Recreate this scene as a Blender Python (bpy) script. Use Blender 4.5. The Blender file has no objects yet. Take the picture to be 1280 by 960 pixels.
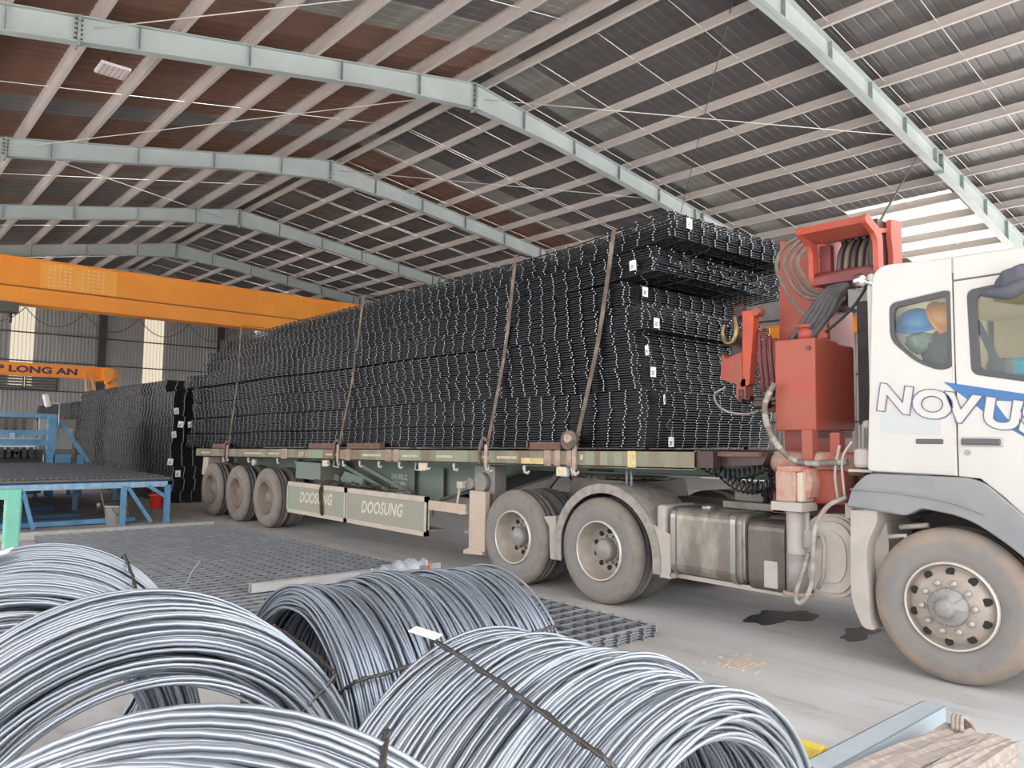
import bpy, bmesh, math, random
from mathutils import Vector, Matrix, Euler
PI = math.pi
C = bpy.context.scene.collection
SC = bpy.context.scene
rnd = random.Random(7)

# ------------------------------------------------------------------ camera
def make_camera():
    pitch, roll, yaw = 0.0699808, 0.0119828, 0.842657
    h = Vector((-math.sin(yaw), math.cos(yaw), 0)); r0 = Vector((math.cos(yaw), math.sin(yaw), 0)); z = Vector((0, 0, 1))
    fwd = math.cos(pitch)*h + math.sin(pitch)*z
    u0 = -math.sin(pitch)*h + math.cos(pitch)*z
    right = math.cos(roll)*r0 + math.sin(roll)*u0
    up = -math.sin(roll)*r0 + math.cos(roll)*u0
    cam = bpy.data.cameras.new('camera'); o = bpy.data.objects.new('camera', cam); C.objects.link(o)
    m = Matrix((right, up, -fwd)).transposed().to_4x4(); m.translation = Vector((0, 0, 1.65))
    o.matrix_world = m
    cam.sensor_width = 36; cam.lens = 953.24/1280*36; cam.clip_start = 0.05; cam.clip_end = 400
    SC.camera = o
make_camera()

# ------------------------------------------------------------------ light
SKY_STRENGTH, SUN_STRENGTH, EXPOSURE = 0.9, 9.0, 1.85
def make_light():
    w = bpy.data.worlds.new('sky'); SC.world = w; w.use_nodes = True
    n = w.node_tree; bg = n.nodes['Background']
    bg.inputs[0].default_value = (0.93, 0.97, 1.0, 1); bg.inputs[1].default_value = SKY_STRENGTH
    s = bpy.data.lights.new('sun', 'SUN'); s.energy = SUN_STRENGTH; s.angle = math.radians(3); s.color = (1, 0.985, 0.96)
    o = bpy.data.objects.new('sun', s); C.objects.link(o)
    o.rotation_euler = Vector((0.35, -0.30, -0.89)).to_track_quat('-Z', 'Y').to_euler()
    v = SC.view_settings
    SC.display_settings.display_device = 'sRGB'
    v.view_transform = 'Standard'; v.look = 'None'; v.exposure = EXPOSURE; v.gamma = 1; v.use_curve_mapping = False
    SC.cycles.max_bounces = 8; SC.cycles.diffuse_bounces = 6; SC.cycles.transparent_max_bounces = 12
    SC.cycles.use_denoising = True
    SC.cycles.sample_clamp_indirect = 6
make_light()

# ------------------------------------------------------------------ materials
def lin(hexs):
    r = []
    for i in (0, 2, 4):
        c = int(hexs[i:i+2], 16)/255
        r.append(c/12.92 if c <= .04045 else ((c+.055)/1.055)**2.4)
    return (*r, 1)
MATS = {}
def mat(name, col, rough=.6, metal=0., dirt=None, amount=.5, scale=3., bump=0., streak=(1, 1, 1), detail=6, rnd_amt=0., spec=.5):
    """principled surface; a second colour worn or dusted over the first through noise"""
    if name in MATS: return MATS[name]
    m = bpy.data.materials.new(name); m.use_nodes = True; MATS[name] = m
    nt = m.node_tree; N = nt.nodes; L = nt.links; b = N['Principled BSDF']
    b.inputs['Roughness'].default_value = rough; b.inputs['Metallic'].default_value = metal
    b.inputs['Specular IOR Level'].default_value = spec
    c = lin(col) if isinstance(col, str) else col
    b.inputs['Base Color'].default_value = c
    m.diffuse_color = c
    if dirt or bump:
        tc = N.new('ShaderNodeTexCoord'); mp = N.new('ShaderNodeMapping'); L.new(tc.outputs['Object'], mp.inputs[0])
        mp.inputs['Scale'].default_value = streak
        nz = N.new('ShaderNodeTexNoise'); nz.inputs['Scale'].default_value = scale; nz.inputs['Detail'].default_value = detail
        nz.inputs['Roughness'].default_value = .62
        L.new(mp.outputs[0], nz.inputs['Vector'])
        if dirt:
            rp = N.new('ShaderNodeValToRGB'); e = rp.color_ramp.elements
            e[0].position = max(0, .62-amount*.5-.12); e[1].position = min(1, .62-amount*.5+.16)
            e[0].color = c; e[1].color = lin(dirt)
            L.new(nz.outputs['Fac'], rp.inputs[0])
            out = rp.outputs[0]
            if rnd_amt:
                oi = N.new('ShaderNodeObjectInfo'); hs = N.new('ShaderNodeHueSaturation')
                mr = N.new('ShaderNodeMapRange'); mr.inputs[3].default_value = 1-rnd_amt; mr.inputs[4].default_value = 1+rnd_amt
                L.new(oi.outputs['Random'], mr.inputs[0]); L.new(mr.outputs[0], hs.inputs['Value']); L.new(out, hs.inputs['Color']); out = hs.outputs[0]
            L.new(out, b.inputs['Base Color'])
        if bump:
            bp = N.new('ShaderNodeBump'); bp.inputs['Strength'].default_value = bump; bp.inputs['Distance'].default_value = .02
            L.new(nz.outputs['Fac'], bp.inputs['Height']); L.new(bp.outputs[0], b.inputs['Normal'])
    return m
def glass_mat():
    m = bpy.data.materials.new('glass'); m.use_nodes = True; N = m.node_tree.nodes; L = m.node_tree.links
    N.remove(N['Principled BSDF'])
    t = N.new('ShaderNodeBsdfTransparent'); t.inputs[0].default_value = (.9, .93, .92, 1)
    g = N.new('ShaderNodeBsdfGlossy'); g.inputs['Roughness'].default_value = .03
    mx = N.new('ShaderNodeMixShader'); lw = N.new('ShaderNodeFresnel'); lw.inputs[0].default_value = 1.45
    L.new(lw.outputs[0], mx.inputs[0]); L.new(t.outputs[0], mx.inputs[1]); L.new(g.outputs[0], mx.inputs[2])
    L.new(mx.outputs[0], N['Material Output'].inputs[0]); return m
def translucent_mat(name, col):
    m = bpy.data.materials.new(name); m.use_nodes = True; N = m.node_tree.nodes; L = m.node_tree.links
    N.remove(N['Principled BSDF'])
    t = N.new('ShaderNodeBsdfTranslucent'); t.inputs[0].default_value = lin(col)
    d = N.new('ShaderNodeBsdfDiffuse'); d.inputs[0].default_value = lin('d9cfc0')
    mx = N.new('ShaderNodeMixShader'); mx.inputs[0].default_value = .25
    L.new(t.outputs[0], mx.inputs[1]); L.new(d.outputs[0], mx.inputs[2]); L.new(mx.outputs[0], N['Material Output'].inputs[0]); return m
GLASS = glass_mat(); TRANSL = translucent_mat('translucent_sheet', '686258'); EAVE_GLARE = translucent_mat('eave_glare_sheet', '605e5a')
M = dict(
    concrete=None,
    roof_grey=mat('roof_sheet_grey', '73706e', .42, .2, '5f5c5b', .5, 1.3, 0, (.3, 2.5, 1), rnd_amt=.12),
    roof_dark=mat('roof_sheet_dark', '4c494b', .42, .2, '5b5756', .4, 1.3, 0, (.3, 2.5, 1), rnd_amt=.12),
    roof_brown=mat('roof_sheet_brown', '5f4740', .5, .1, '6f4f3f', .5, 1.5, 0, (.3, 3, 1), rnd_amt=.12),
    roof_rust=mat('roof_sheet_rust', '87573c', .55, .1, '654a41', .5, 1.5, 0, (.3, 3, 1), rnd_amt=.15),
    roof_pale=mat('roof_sheet_pale', '9c9a95', .4, .2, '7f7c78', .5, 1.3, 0, (.3, 2.5, 1), rnd_amt=.08),
    purlin=mat('purlin_dusty', 'bfb7b2', .6, .0, 'b1a8a3', .5, 2, 0, (.6, 3, 3)),
    rafter=mat('rafter_paint', 'b0b7b5', .55, 0, 'a2aaa8', .45, 1.1, 0),
    rafter_plate=mat('rafter_plate', '9aa8a2', .6, 0, '7c8680', .5, 6),
    bolt=mat('bolt_steel', '5a5650', .5, .6),
    sag=mat('sag_rod_zinc', 'c9c5c0', .5, .1),
    wall=mat('wall_sheet_grey', 'b5b3b0', .5, .15, 'a5a2a0', .5, .8, 0, (1, 1, .3), rnd_amt=.04),
    girt=mat('girt_dark', '5b5857', .6, .3, '4c4948', .5, 2),
    crane=mat('crane_orange', 'f8a236', .5, 0, 'f09428', .4, .5, 0),
    crane_plate=mat('crane_orange_pale', 'fbb048', .5, 0, 'f4a440', .4, 2),
    crane_line=mat('crane_orange_dark', '9a5a16', .6),
    bolt_bright=mat('bolt_bright', 'ead9b0', .4, .3),
    purple=mat('sign_paint_purple', '53304f', .6),
    rod=mat('mesh_rod_dark', '1a1b1f', .45, .3, '131417', .4, 9),
    rod_mid=mat('mesh_rod_mid', '7b7c80', .45, .2, '606165', .5, 6),
    rod_end=mat('mesh_rod_cut_end', 'c6c8cc', .4, .3),
    rod_floor_lit=mat('mesh_rod_floor_lit', 'b9babd', .45, .2, '9a9b9e', .5, 6),
    wire=mat('drawn_wire', 'b6bac2', .34, .6, 'a3a7af', .45, 1.6, 0),
    wire_dull=mat('drawn_wire_dull', 'a2a8b2', .38, .6, '8d939d', .45, 1.6, 0),
    tie=mat('tie_wire', '6d6a6c', .5, .6, '57504c', .5, 20),
    paper=mat('paper_tag', 'f1f0ec', .8),
    ink=mat('ink', '2c2c30', .8),
    strap=mat('strap_webbing', '8d7d72', .85, 0, '63564d', .45, 7),
    ratchet=mat('ratchet_rust', 'a0715c', .6, .4, 'b8a79a', .5, 18),
    tyre_side=mat('tyre_sidewall', '7a7776', .85, 0, '8a837e', .5, 4, .2), tyre_ring=mat('tyre_mud_ring', '807a77', .9, 0, '9c8a7a', .36, 4, .3), tyre_ring_dull=mat('tyre_mud_ring_dull', '79736f', .9, 0, '90847a', .4, 6, .3),
    tyre=mat('tyre_dusty', '6d6968', .85, 0, '8f837a', .5, 5, .3),
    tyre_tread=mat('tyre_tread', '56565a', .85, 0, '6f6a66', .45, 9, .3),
    tyre_mud=mat('tyre_mud', '84807e', .88, 0, '998b80', .38, 3.6, .3),
    rim=mat('rim_dusty', 'b8aca0', .6, .15, 'a3968b', .5, 5),
    rim_brown=mat('rim_brown', '7f736c', .75, .1, '948578', .5, 5),
    rim_edge=mat('rim_edge', 'd6cfc6', .45, .4),
    hole=mat('hole_dark', '2a2828', .9),
    hub=mat('hub_grey', '8b8885', .55, .2, 'a09a95', .5, 9),
    nut=mat('nut_steel', 'b7afa7', .5, .4),
    white=mat('cab_white', 'c6c2bd', .3, 0, 'c1bbb4', .3, 1.2, 0),
    fender=mat('fender_grey', '7e7f82', .55, 0, '8d8c8c', .5, 3),
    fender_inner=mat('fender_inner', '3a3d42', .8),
    dusty=mat('dusty_plastic', 'a69d96', .75, 0, 'b8ada4', .5, 4),
    rubber=mat('black_rubber', '2b2b2d', .6),
    seal=mat('window_seal', '4b4a4c', .6),
    blue=mat('decal_blue', '35669a', .45),
    navy=mat('decal_outline', '5b6480', .5),
    handle=mat('handle_dark', '58565a', .5),
    beige=mat('cab_lining', 'e6d9bd', .85, 0, 'd8c8aa', .5, 2),
    beige_dark=mat('cab_lining_dark', '8b8379', .85),
    red=mat('crane_red', 'ac4336', .5, 0, 'a1523f', .42, 2.3),
    red_pale=mat('crane_red_pale', 'bf6250', .55, 0, 'ad4e3e', .5, 3),
    red_dark=mat('crane_red_dark', '8f3a38', .5, 0, '6d3533', .5, 4),
    red_orange=mat('crane_red_orange', 'd4552c', .45, 0, 'b94a34', .4, 5),
    red_dust=mat('crane_red_dusty', 'b0523f', .7, 0, 'b89a8b', .42, 6),
    grease=mat('grease_black', '2f2b2c', .4, .2, '48302c', .4, 9),
    hose=mat('hose_grey', '8f8178', .7, 0, '75695f', .5, 12),
    hose_black=mat('hose_black', '3d3c3e', .5, 0, '575453', .4, 8),
    hose_white=mat('hose_white', 'bdb5ad', .65, 0, '8f877f', .4, 14),
    chrome=mat('chrome', 'e8e8e8', .15, 1.),
    brass=mat('hook_brass', 'b39a6a', .35, .8, '7a6a50', .5, 12),
    tank=mat('tank_dusty_steel', 'c3b9ad', .4, .5, '7d746b', .42, 3.5, 0, (1, 1, .35)),
    tank_dark=mat('tank_dark', '4b4745', .38, .6, '726860', .4, 4, 0, (1, 1, .35)),
    band=mat('tank_band', '9d9994', .35, .8),
    chassis=mat('chassis_dark', '3f3c3c', .8, 0, '575250', .5, 4),
    fifth=mat('chassis_grey_dust', '6a645f', .8, 0, '8a8179', .5, 4),
    rail=mat('trailer_rail', '8f927c', .7, 0, '7f6a5a', .34, 2.6, 0, (1.6, 1, .5), 8),
    rail_green=mat('trailer_rail_green', '7f9a83', .7, 0, '93927c', .45, 3),
    rail_rust=mat('trailer_rail_rust', '8b7068', .75, 0, 'b39a8a', .45, 6),
    rail_cream=mat('reflective_cream', 'd9cfb2', .5, 0, 'b5a988', .45, 12),
    rail_yellow=mat('reflective_yellow', 'b79a4e', .5, 0, 'd8c48c', .4, 14),
    beam_green=mat('trailer_beam_green', '748c80', .65, 0, '7d7f76', .42, 1.2),
    guard=mat('side_guard_green', '8f9f8d', .65, 0, 'a29a8a', .42, 1.3),
    guard_lip=mat('side_guard_lip', 'b3a797', .7, 0, 'c7b9aa', .5, 4),
    cream=mat('stencil_cream', 'd2cdb8', .6),
    leg_pink=mat('leg_beige', 'b8a090', .7, 0, 'c8b4a2', .5, 4),
    leg_grey=mat('leg_grey', '7d7b77', .7, 0, '918a83', .5, 4),
    hookw=mat('lashing_hook', 'c4bfb8', .5, .3),
    lamp_orange=mat('lamp_orange', 'cf8a45', .35, 0, 'e0c8a8', .5, 40),
    lamp_white=mat('lamp_housing', 'd8cfc4', .5),
    wood=mat('dunnage_wood', '8a675b', .8, 0, '6b4d45', .5, 8, .2, (1, 6, 6)),
    timber=mat('timber_grey', 'bdb0a6', .85, 0, 'a3958a', .42, 5, .15, (1, 6, 6)),
    rope=mat('rope_dark', '5c4a42', .9, 0, '43362f', .5, 12),
    bluesteel=mat('blue_paint', '4f86b2', .5, 0, '6d9cc0', .45, 5),
    bluelight=mat('blue_paint_worn', 'bcd3e3', .5, 0, '8fb8d6', .42, 9),
    bluedark=mat('blue_paint_dark', '3c6a92', .6, 0, '33587a', .5, 5),
    table_top=mat('table_top_grey', '6c6765', .6, .4, '7d7672', .5, 3),
    mint=mat('mint_paint', '82c8b0', .45, 0, '72b69f', .4, 3),
    cabinet=mat('cabinet_beige', 'a59a8c', .6),
    cabinet_w=mat('cabinet_white', 'd8d6d0', .6),
    bucket=mat('bucket_white', 'd3d2cf', .5, 0, 'bdb9b3', .4, 7),
    redpl=mat('bucket_red', 'd8352c', .45),
    tube_white=mat('tube_white', 'cfccc8', .5, 0, 'bcb8b2', .4, 4), guard_mud=mat('mudguard_splashed', 'a69d96', .75, 0, '8a8078', .2, 11),
    galv=mat('galvanised', 'cdcfd1', .38, .55, 'b9bcbf', .5, 5),
    galv_blue=mat('galvanised_bluish', 'ccd5dc', .4, .25, 'bcc6cd', .5, 4),
    plastic=mat('plastic_wrap', 'b4b4b8', .2, 0, '8d8d92', .5, 22, .6),
    orange=mat('orange_rags', 'e08a5c', .8, 0, 'd0533a', .5, 30),
    yellow=mat('yellow_plastic', 'e6d24a', .5, 0, 'd8bc5c', .45, 14),
    hat_blue=mat('helmet_blue', '3f86c4', .3), hat_orange=mat('helmet_orange', 'e8923c', .35),
    teal=mat('teal_cloth', '45b4cc', .85), greycloth=mat('grey_cloth', '63646c', .9, 0, '55565e', .5, 9),
    green_pale=mat('pale_green_bag', '9db79a', .7, 0, '7d9480', .5, 14), darkbag=mat('dark_bag', '4b4a4c', .8, 0, '5d5654', .5, 9),
    oil=mat('oil_wet', '1f2126', .3, 0, '27292e', .5, 8),
    debris=mat('sawdust', 'd8c4b2', .9, 0, 'cbb29c', .5, 40),
    louvre=mat('louvre', '8a8784', .6, .2),
    led=mat('led_panel', 'd9cfd0', .4, 0), led_dot=mat('led_dot', 'a89a9c', .4),
)
def concrete():
    m = bpy.data.materials.new('concrete_floor'); m.use_nodes = True; N = m.node_tree.nodes; L = m.node_tree.links
    b = N['Principled BSDF']; b.inputs['Roughness'].default_value = .62; b.inputs['Specular IOR Level'].default_value = .35
    tc = N.new('ShaderNodeTexCoord')
    def noise(scale, detail, st=(1, 1, 1), rough=.6):
        mp = N.new('ShaderNodeMapping'); mp.inputs['Scale'].default_value = st; L.new(tc.outputs['Object'], mp.inputs[0])
        n = N.new('ShaderNodeTexNoise'); n.inputs['Scale'].default_value = scale; n.inputs['Detail'].default_value = detail; n.inputs['Roughness'].default_value = rough
        L.new(mp.outputs[0], n.inputs['Vector']); return n.outputs['Fac']
    def ramp(f, stops):
        r = N.new('ShaderNodeValToRGB'); e = r.color_ramp.elements
        while len(e) < len(stops): e.new(.5)
        for k, (p, c) in enumerate(stops): e[k].position = p; e[k].color = lin(c)
        L.new(f, r.inputs[0]); return r.outputs[0]
    def mix(kind, fac, a, c):
        x = N.new('ShaderNodeMixRGB'); x.blend_type = kind
        if isinstance(fac, float): x.inputs[0].default_value = fac
        else: L.new(fac, x.inputs[0])
        L.new(a, x.inputs[1]); L.new(c, x.inputs[2]); return x.outputs[0]
    base = ramp(noise(.55, 8), [(.3, 'c1bfbe'), (.55, 'cbc9c8'), (.75, 'd3d2d1')])
    dust = ramp(noise(.5, 6, (.6, 2.2, 1)), [(.42, 'ffffff'), (.62, 'eee7e0'), (.8, 'e4d8cc')])
    a = mix('MULTIPLY', .8, base, dust)
    spots = ramp(noise(2.2, 7, (.7, 1.6, 1), .7), [(.36, '8d8683'), (.44, 'f2f0ee'), (.8, 'ffffff')])
    a = mix('MULTIPLY', .25, a, spots)
    track = ramp(noise(.9, 4, (.12, 2.4, 1)), [(.38, 'c9c2bd'), (.5, 'ffffff')])
    a = mix('MULTIPLY', .22, a, track)
    L.new(a, b.inputs['Base Color'])
    bp = N.new('ShaderNodeBump'); bp.inputs['Strength'].default_value = .12; bp.inputs['Distance'].default_value = .01
    L.new(noise(14, 8), bp.inputs['Height']); L.new(bp.outputs[0], b.inputs['Normal'])
    return m
M['concrete'] = concrete()

# ------------------------------------------------------------------ mesh helpers
ORG = {}
class MB:
    def __init__(s): s.v = []; s.f = []; s.m = []; s.sm = []
    def add(s, vs, fs, m=0, smooth=False):
        o = len(s.v); s.v += [tuple(v) for v in vs]
        for f in fs: s.f.append(tuple(i+o for i in f)); s.m.append(m); s.sm.append(smooth)
        return s
    def box(s, a, b, m=0):
        x0, y0, z0 = (min(a[i], b[i]) for i in range(3)); x1, y1, z1 = (max(a[i], b[i]) for i in range(3))
        return s.add([(x0,y0,z0),(x1,y0,z0),(x1,y1,z0),(x0,y1,z0),(x0,y0,z1),(x1,y0,z1),(x1,y1,z1),(x0,y1,z1)],
                     [(0,3,2,1),(4,5,6,7),(0,1,5,4),(1,2,6,5),(2,3,7,6),(3,0,4,7)], m)
    def rbox(s, a, b, r=.02, m=0):
        """box with chamfered edges: the eight corners each cut back along the three axes"""
        lo = [min(a[i], b[i]) for i in range(3)]; hi = [max(a[i], b[i]) for i in range(3)]
        r = min(r, *[(hi[i]-lo[i])*.45 for i in range(3)])
        bm = bmesh.new(); bmesh.ops.create_cube(bm, size=1)
        for v in bm.verts: v.co = Vector([lo[i] if v.co[i] < 0 else hi[i] for i in range(3)])
        bmesh.ops.bevel(bm, geom=bm.edges[:], offset=r, segments=2, affect='EDGES', profile=.5)
        return s.bm(bm, m)
    def bm(s, bm, m=0, smooth=False):
        bm.verts.ensure_lookup_table(); bm.verts.index_update()
        s.add([v.co[:] for v in bm.verts], [[v.index for v in f.verts] for f in bm.faces], m, smooth); bm.free(); return s
    def bar(s, p, q, w, h, m=0, up=(0, 0, 1)):
        p = Vector(p); q = Vector(q); d = (q-p).normalized(); up = Vector(up)
        sd = d.cross(up)
        if sd.length < 1e-4: sd = d.cross(Vector((1, 0, 0)))
        sd.normalize(); u = sd.cross(d)
        vs = [c + sd*(i*w/2) + u*(j*h/2) for c in (p, q) for i, j in ((-1,-1),(1,-1),(1,1),(-1,1))]
        return s.add(vs, [(0,1,2,3),(4,7,6,5),(0,4,5,1),(1,5,6,2),(2,6,7,3),(3,7,4,0)], m)
    def tube(s, pts, r, n=6, m=0, closed=False, smooth=True, caps=True, mcap=None):
        pts = [Vector(p) for p in pts]; k = len(pts); vs = []; fs = []
        rr = r if isinstance(r, (list, tuple)) else [r]*k
        prev = None
        for i, p in enumerate(pts):
            if closed: t = pts[(i+1) % k]-pts[i-1]
            else: t = pts[min(i+1, k-1)]-pts[max(i-1, 0)]
            t.normalize()
            if prev is None:
                a = t.orthogonal().normalized()
            else:
                a = prev - t*prev.dot(t)
                a = a.normalized() if a.length > 1e-6 else t.orthogonal().normalized()
            prev = a; b = t.cross(a)
            for j in range(n):
                th = 2*PI*j/n; vs.append(p + (a*math.cos(th)+b*math.sin(th))*rr[i])
        for i in range(k if closed else k-1):
            for j in range(n):
                i2 = (i+1) % k; fs.append((i*n+j, i*n+(j+1) % n, i2*n+(j+1) % n, i2*n+j))
        s.add(vs, fs, m, smooth)
        if caps and not closed:
            o = len(s.v)-len(vs); mc = m if mcap is None else mcap
            s.f.append(tuple(o+j for j in range(n))[::-1]); s.m.append(mc); s.sm.append(False)
            s.f.append(tuple(o+(k-1)*n+j for j in range(n))); s.m.append(mc); s.sm.append(False)
        return s
    def cyl(s, p, q, r, r2=None, n=20, m=0): return s.tube([p, q], [r, r if r2 is None else r2], n, m)
    def lathe(s, prof, c, axis, n=32, m=0, smooth=True, mod=None, ms=None):
        """prof: (radius, distance along axis); mod(k, i) scales the radius"""
        ax = Vector(axis).normalized(); a = ax.orthogonal().normalized(); b = ax.cross(a); c = Vector(c); vs = []
        for i in range(n):
            th = 2*PI*i/n; d = a*math.cos(th)+b*math.sin(th)
            for k, (r, t) in enumerate(prof):
                vs.append(c + d*(r*(mod(k, i) if mod else 1)) + ax*t)
        K = len(prof); o = len(s.v); s.v += [tuple(v) for v in vs]
        for i in range(n):
            j = (i+1) % n
            for k in range(K-1):
                s.f.append((o+i*K+k, o+j*K+k, o+j*K+k+1, o+i*K+k+1)); s.m.append(ms[k] if ms else m); s.sm.append(smooth)
        return s
    def prism(s, pts, y0, y1, m=0, axis='y'):
        """outline in a plane, extruded along axis ('y': pts are (x, z); 'x': (y, z); 'z': (x, y))"""
        n = len(pts)
        def P(p, t): return (p[0], t, p[1]) if axis == 'y' else ((t, p[0], p[1]) if axis == 'x' else (p[0], p[1], t))
        vs = [P(p, y0) for p in pts]+[P(p, y1) for p in pts]
        fs = [tuple(range(n)), tuple(range(2*n-1, n-1, -1))]+[(i, i+n, (i+1) % n+n, (i+1) % n) for i in range(n)]
        return s.add(vs, fs, m)
    def sphere(s, c, r, n=16, m=0, sc=(1, 1, 1), jit=0):
        bm = bmesh.new(); bmesh.ops.create_uvsphere(bm, u_segments=n, v_segments=max(6, n//2), radius=1)
        for v in bm.verts:
            k = 1 + (rnd.uniform(-jit, jit) if jit else 0)
            v.co = Vector((c[0]+v.co.x*r*sc[0]*k, c[1]+v.co.y*r*sc[1]*k, c[2]+v.co.z*r*sc[2]*k))
        return s.bm(bm, m, True)
    def build(s, name, mats, parent=None, org=None, kind=None, recalc=True):
        if not isinstance(mats, (list, tuple)): mats = [mats]
        o0 = Vector(org) if org is not None else (ORG.get(parent.name, Vector()) if parent else Vector())
        me = bpy.data.meshes.new(name); me.from_pydata([Vector(v)-o0 for v in s.v], [], s.f)
        for mm in mats: me.materials.append(mm)
        me.polygons.foreach_set('material_index', s.m); me.polygons.foreach_set('use_smooth', s.sm)
        if recalc and len(s.f) < 60000:
            b = bmesh.new(); b.from_mesh(me); bmesh.ops.recalc_face_normals(b, faces=b.faces); b.to_mesh(me); b.free()
        me.update()
        o = bpy.data.objects.new(name, me); C.objects.link(o)
        if parent: o.parent = parent
        else: o.location = o0
        ORG[o.name] = o0
        if kind: o['kind'] = kind
        return o
def thing(name, label, cat, loc=(0, 0, 0), group=None):
    o = bpy.data.objects.new(name, None); C.objects.link(o); o.location = loc; o.empty_display_size = .2
    ORG[o.name] = Vector(loc); o['label'] = label; o['category'] = cat
    if group: o['group'] = group
    return o
def tag(o, label, cat, group=None):
    o['label'] = label; o['category'] = cat
    if group: o['group'] = group
    return o
def lab(o, label): o['label'] = label; return o
def struct(o): o['kind'] = 'structure'; return o
def dup(o, parent=None, off=(0, 0, 0), top=True):
    c = o.copy(); C.objects.link(c)
    if parent is not None: c.parent = parent
    if top: c.location = Vector(o.location)+Vector(off)
    ORG[c.name] = ORG.get(o.name, Vector())
    for ch in list(o.children): dup(ch, c, top=False)
    return c
def spline(pts, n=8):
    """smooth curve through points"""
    P = [Vector(p) for p in pts]; out = []
    for i in range(len(P)-1):
        p0 = P[max(i-1, 0)]; p1 = P[i]; p2 = P[i+1]; p3 = P[min(i+2, len(P)-1)]
        for k in range(n):
            t = k/n
            out.append(.5*((2*p1)+(p2-p0)*t+(2*p0-5*p1+4*p2-p3)*t*t+(3*p1-p0-3*p2+p3)*t**3))
    out.append(P[-1]); return out
def rounded(pts, r, n=4):
    """polygon with rounded corners; r one radius or one per corner"""
    out = []; K = len(pts)
    for i, p in enumerate(pts):
        rr = r[i] if isinstance(r, (list, tuple)) else r
        p = Vector(p); a = Vector(pts[i-1])-p; b = Vector(pts[(i+1) % K])-p
        if rr <= 0: out.append(tuple(p)); continue
        d = min(rr, a.length*.45, b.length*.45); A = p+a.normalized()*d; B = p+b.normalized()*d
        for k in range(n+1):
            t = k/n; out.append(tuple((1-t)**2*A+2*t*(1-t)*p+t*t*B))
    return out
def curve_mesh(cu, name):
    o = bpy.data.objects.new(name, cu); C.objects.link(o)
    dg = bpy.context.evaluated_depsgraph_get(); e = o.evaluated_get(dg); me = e.to_mesh()
    vs = [v.co.copy() for v in me.vertices]; fs = [list(p.vertices) for p in me.polygons]
    e.to_mesh_clear(); bpy.data.objects.remove(o); return vs, fs
def plate(mb, outlines, y, th, bevel=0., m=0, axis='y', smooth=False):
    """flat plate with holes; outlines[0] outer, the others holes; axis as in prism; y is the face nearest the camera side, th goes away from it"""
    cu = bpy.data.curves.new('p', 'CURVE'); cu.dimensions = '2D'; cu.fill_mode = 'BOTH'; cu.extrude = max(1e-4, th/2-bevel); cu.bevel_depth = bevel; cu.bevel_resolution = 2
    cu.offset = -bevel
    for ol in outlines:
        sp = cu.splines.new('POLY'); sp.points.add(len(ol)-1); sp.use_cyclic_u = True
        for i, p in enumerate(ol): sp.points[i].co = (p[0], p[1], 0, 1)
    vs, fs = curve_mesh(cu, 'p')
    def P(v):
        return (v.x, y+th/2-v.z, v.y) if axis == 'y' else ((y-th/2+v.z, v.x, v.y) if axis == 'x' else (v.x, v.y, y+th/2+v.z))
    mb.add([P(v) for v in vs], fs, m, smooth); return mb
def text_mesh(mb, s, size, origin, xdir, zdir, th=.002, m=0, shear=0., outline=0., spacing=1., bold=0.):
    cu = bpy.data.curves.new('t', 'FONT'); cu.body = s; cu.size = size; cu.shear = shear; cu.space_character = spacing
    if outline: cu.fill_mode = 'NONE'; cu.bevel_depth = outline; cu.bevel_resolution = 1; cu.resolution_u = 4
    else: cu.extrude = th; cu.resolution_u = 3
    cu.offset = bold
    vs, fs = curve_mesh(cu, 't'); o = Vector(origin); X = Vector(xdir); Z = Vector(zdir); Nn = X.cross(Z)
    mb.add([o+X*v.x+Z*v.y+Nn*v.z for v in vs], fs, m); return mb

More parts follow.
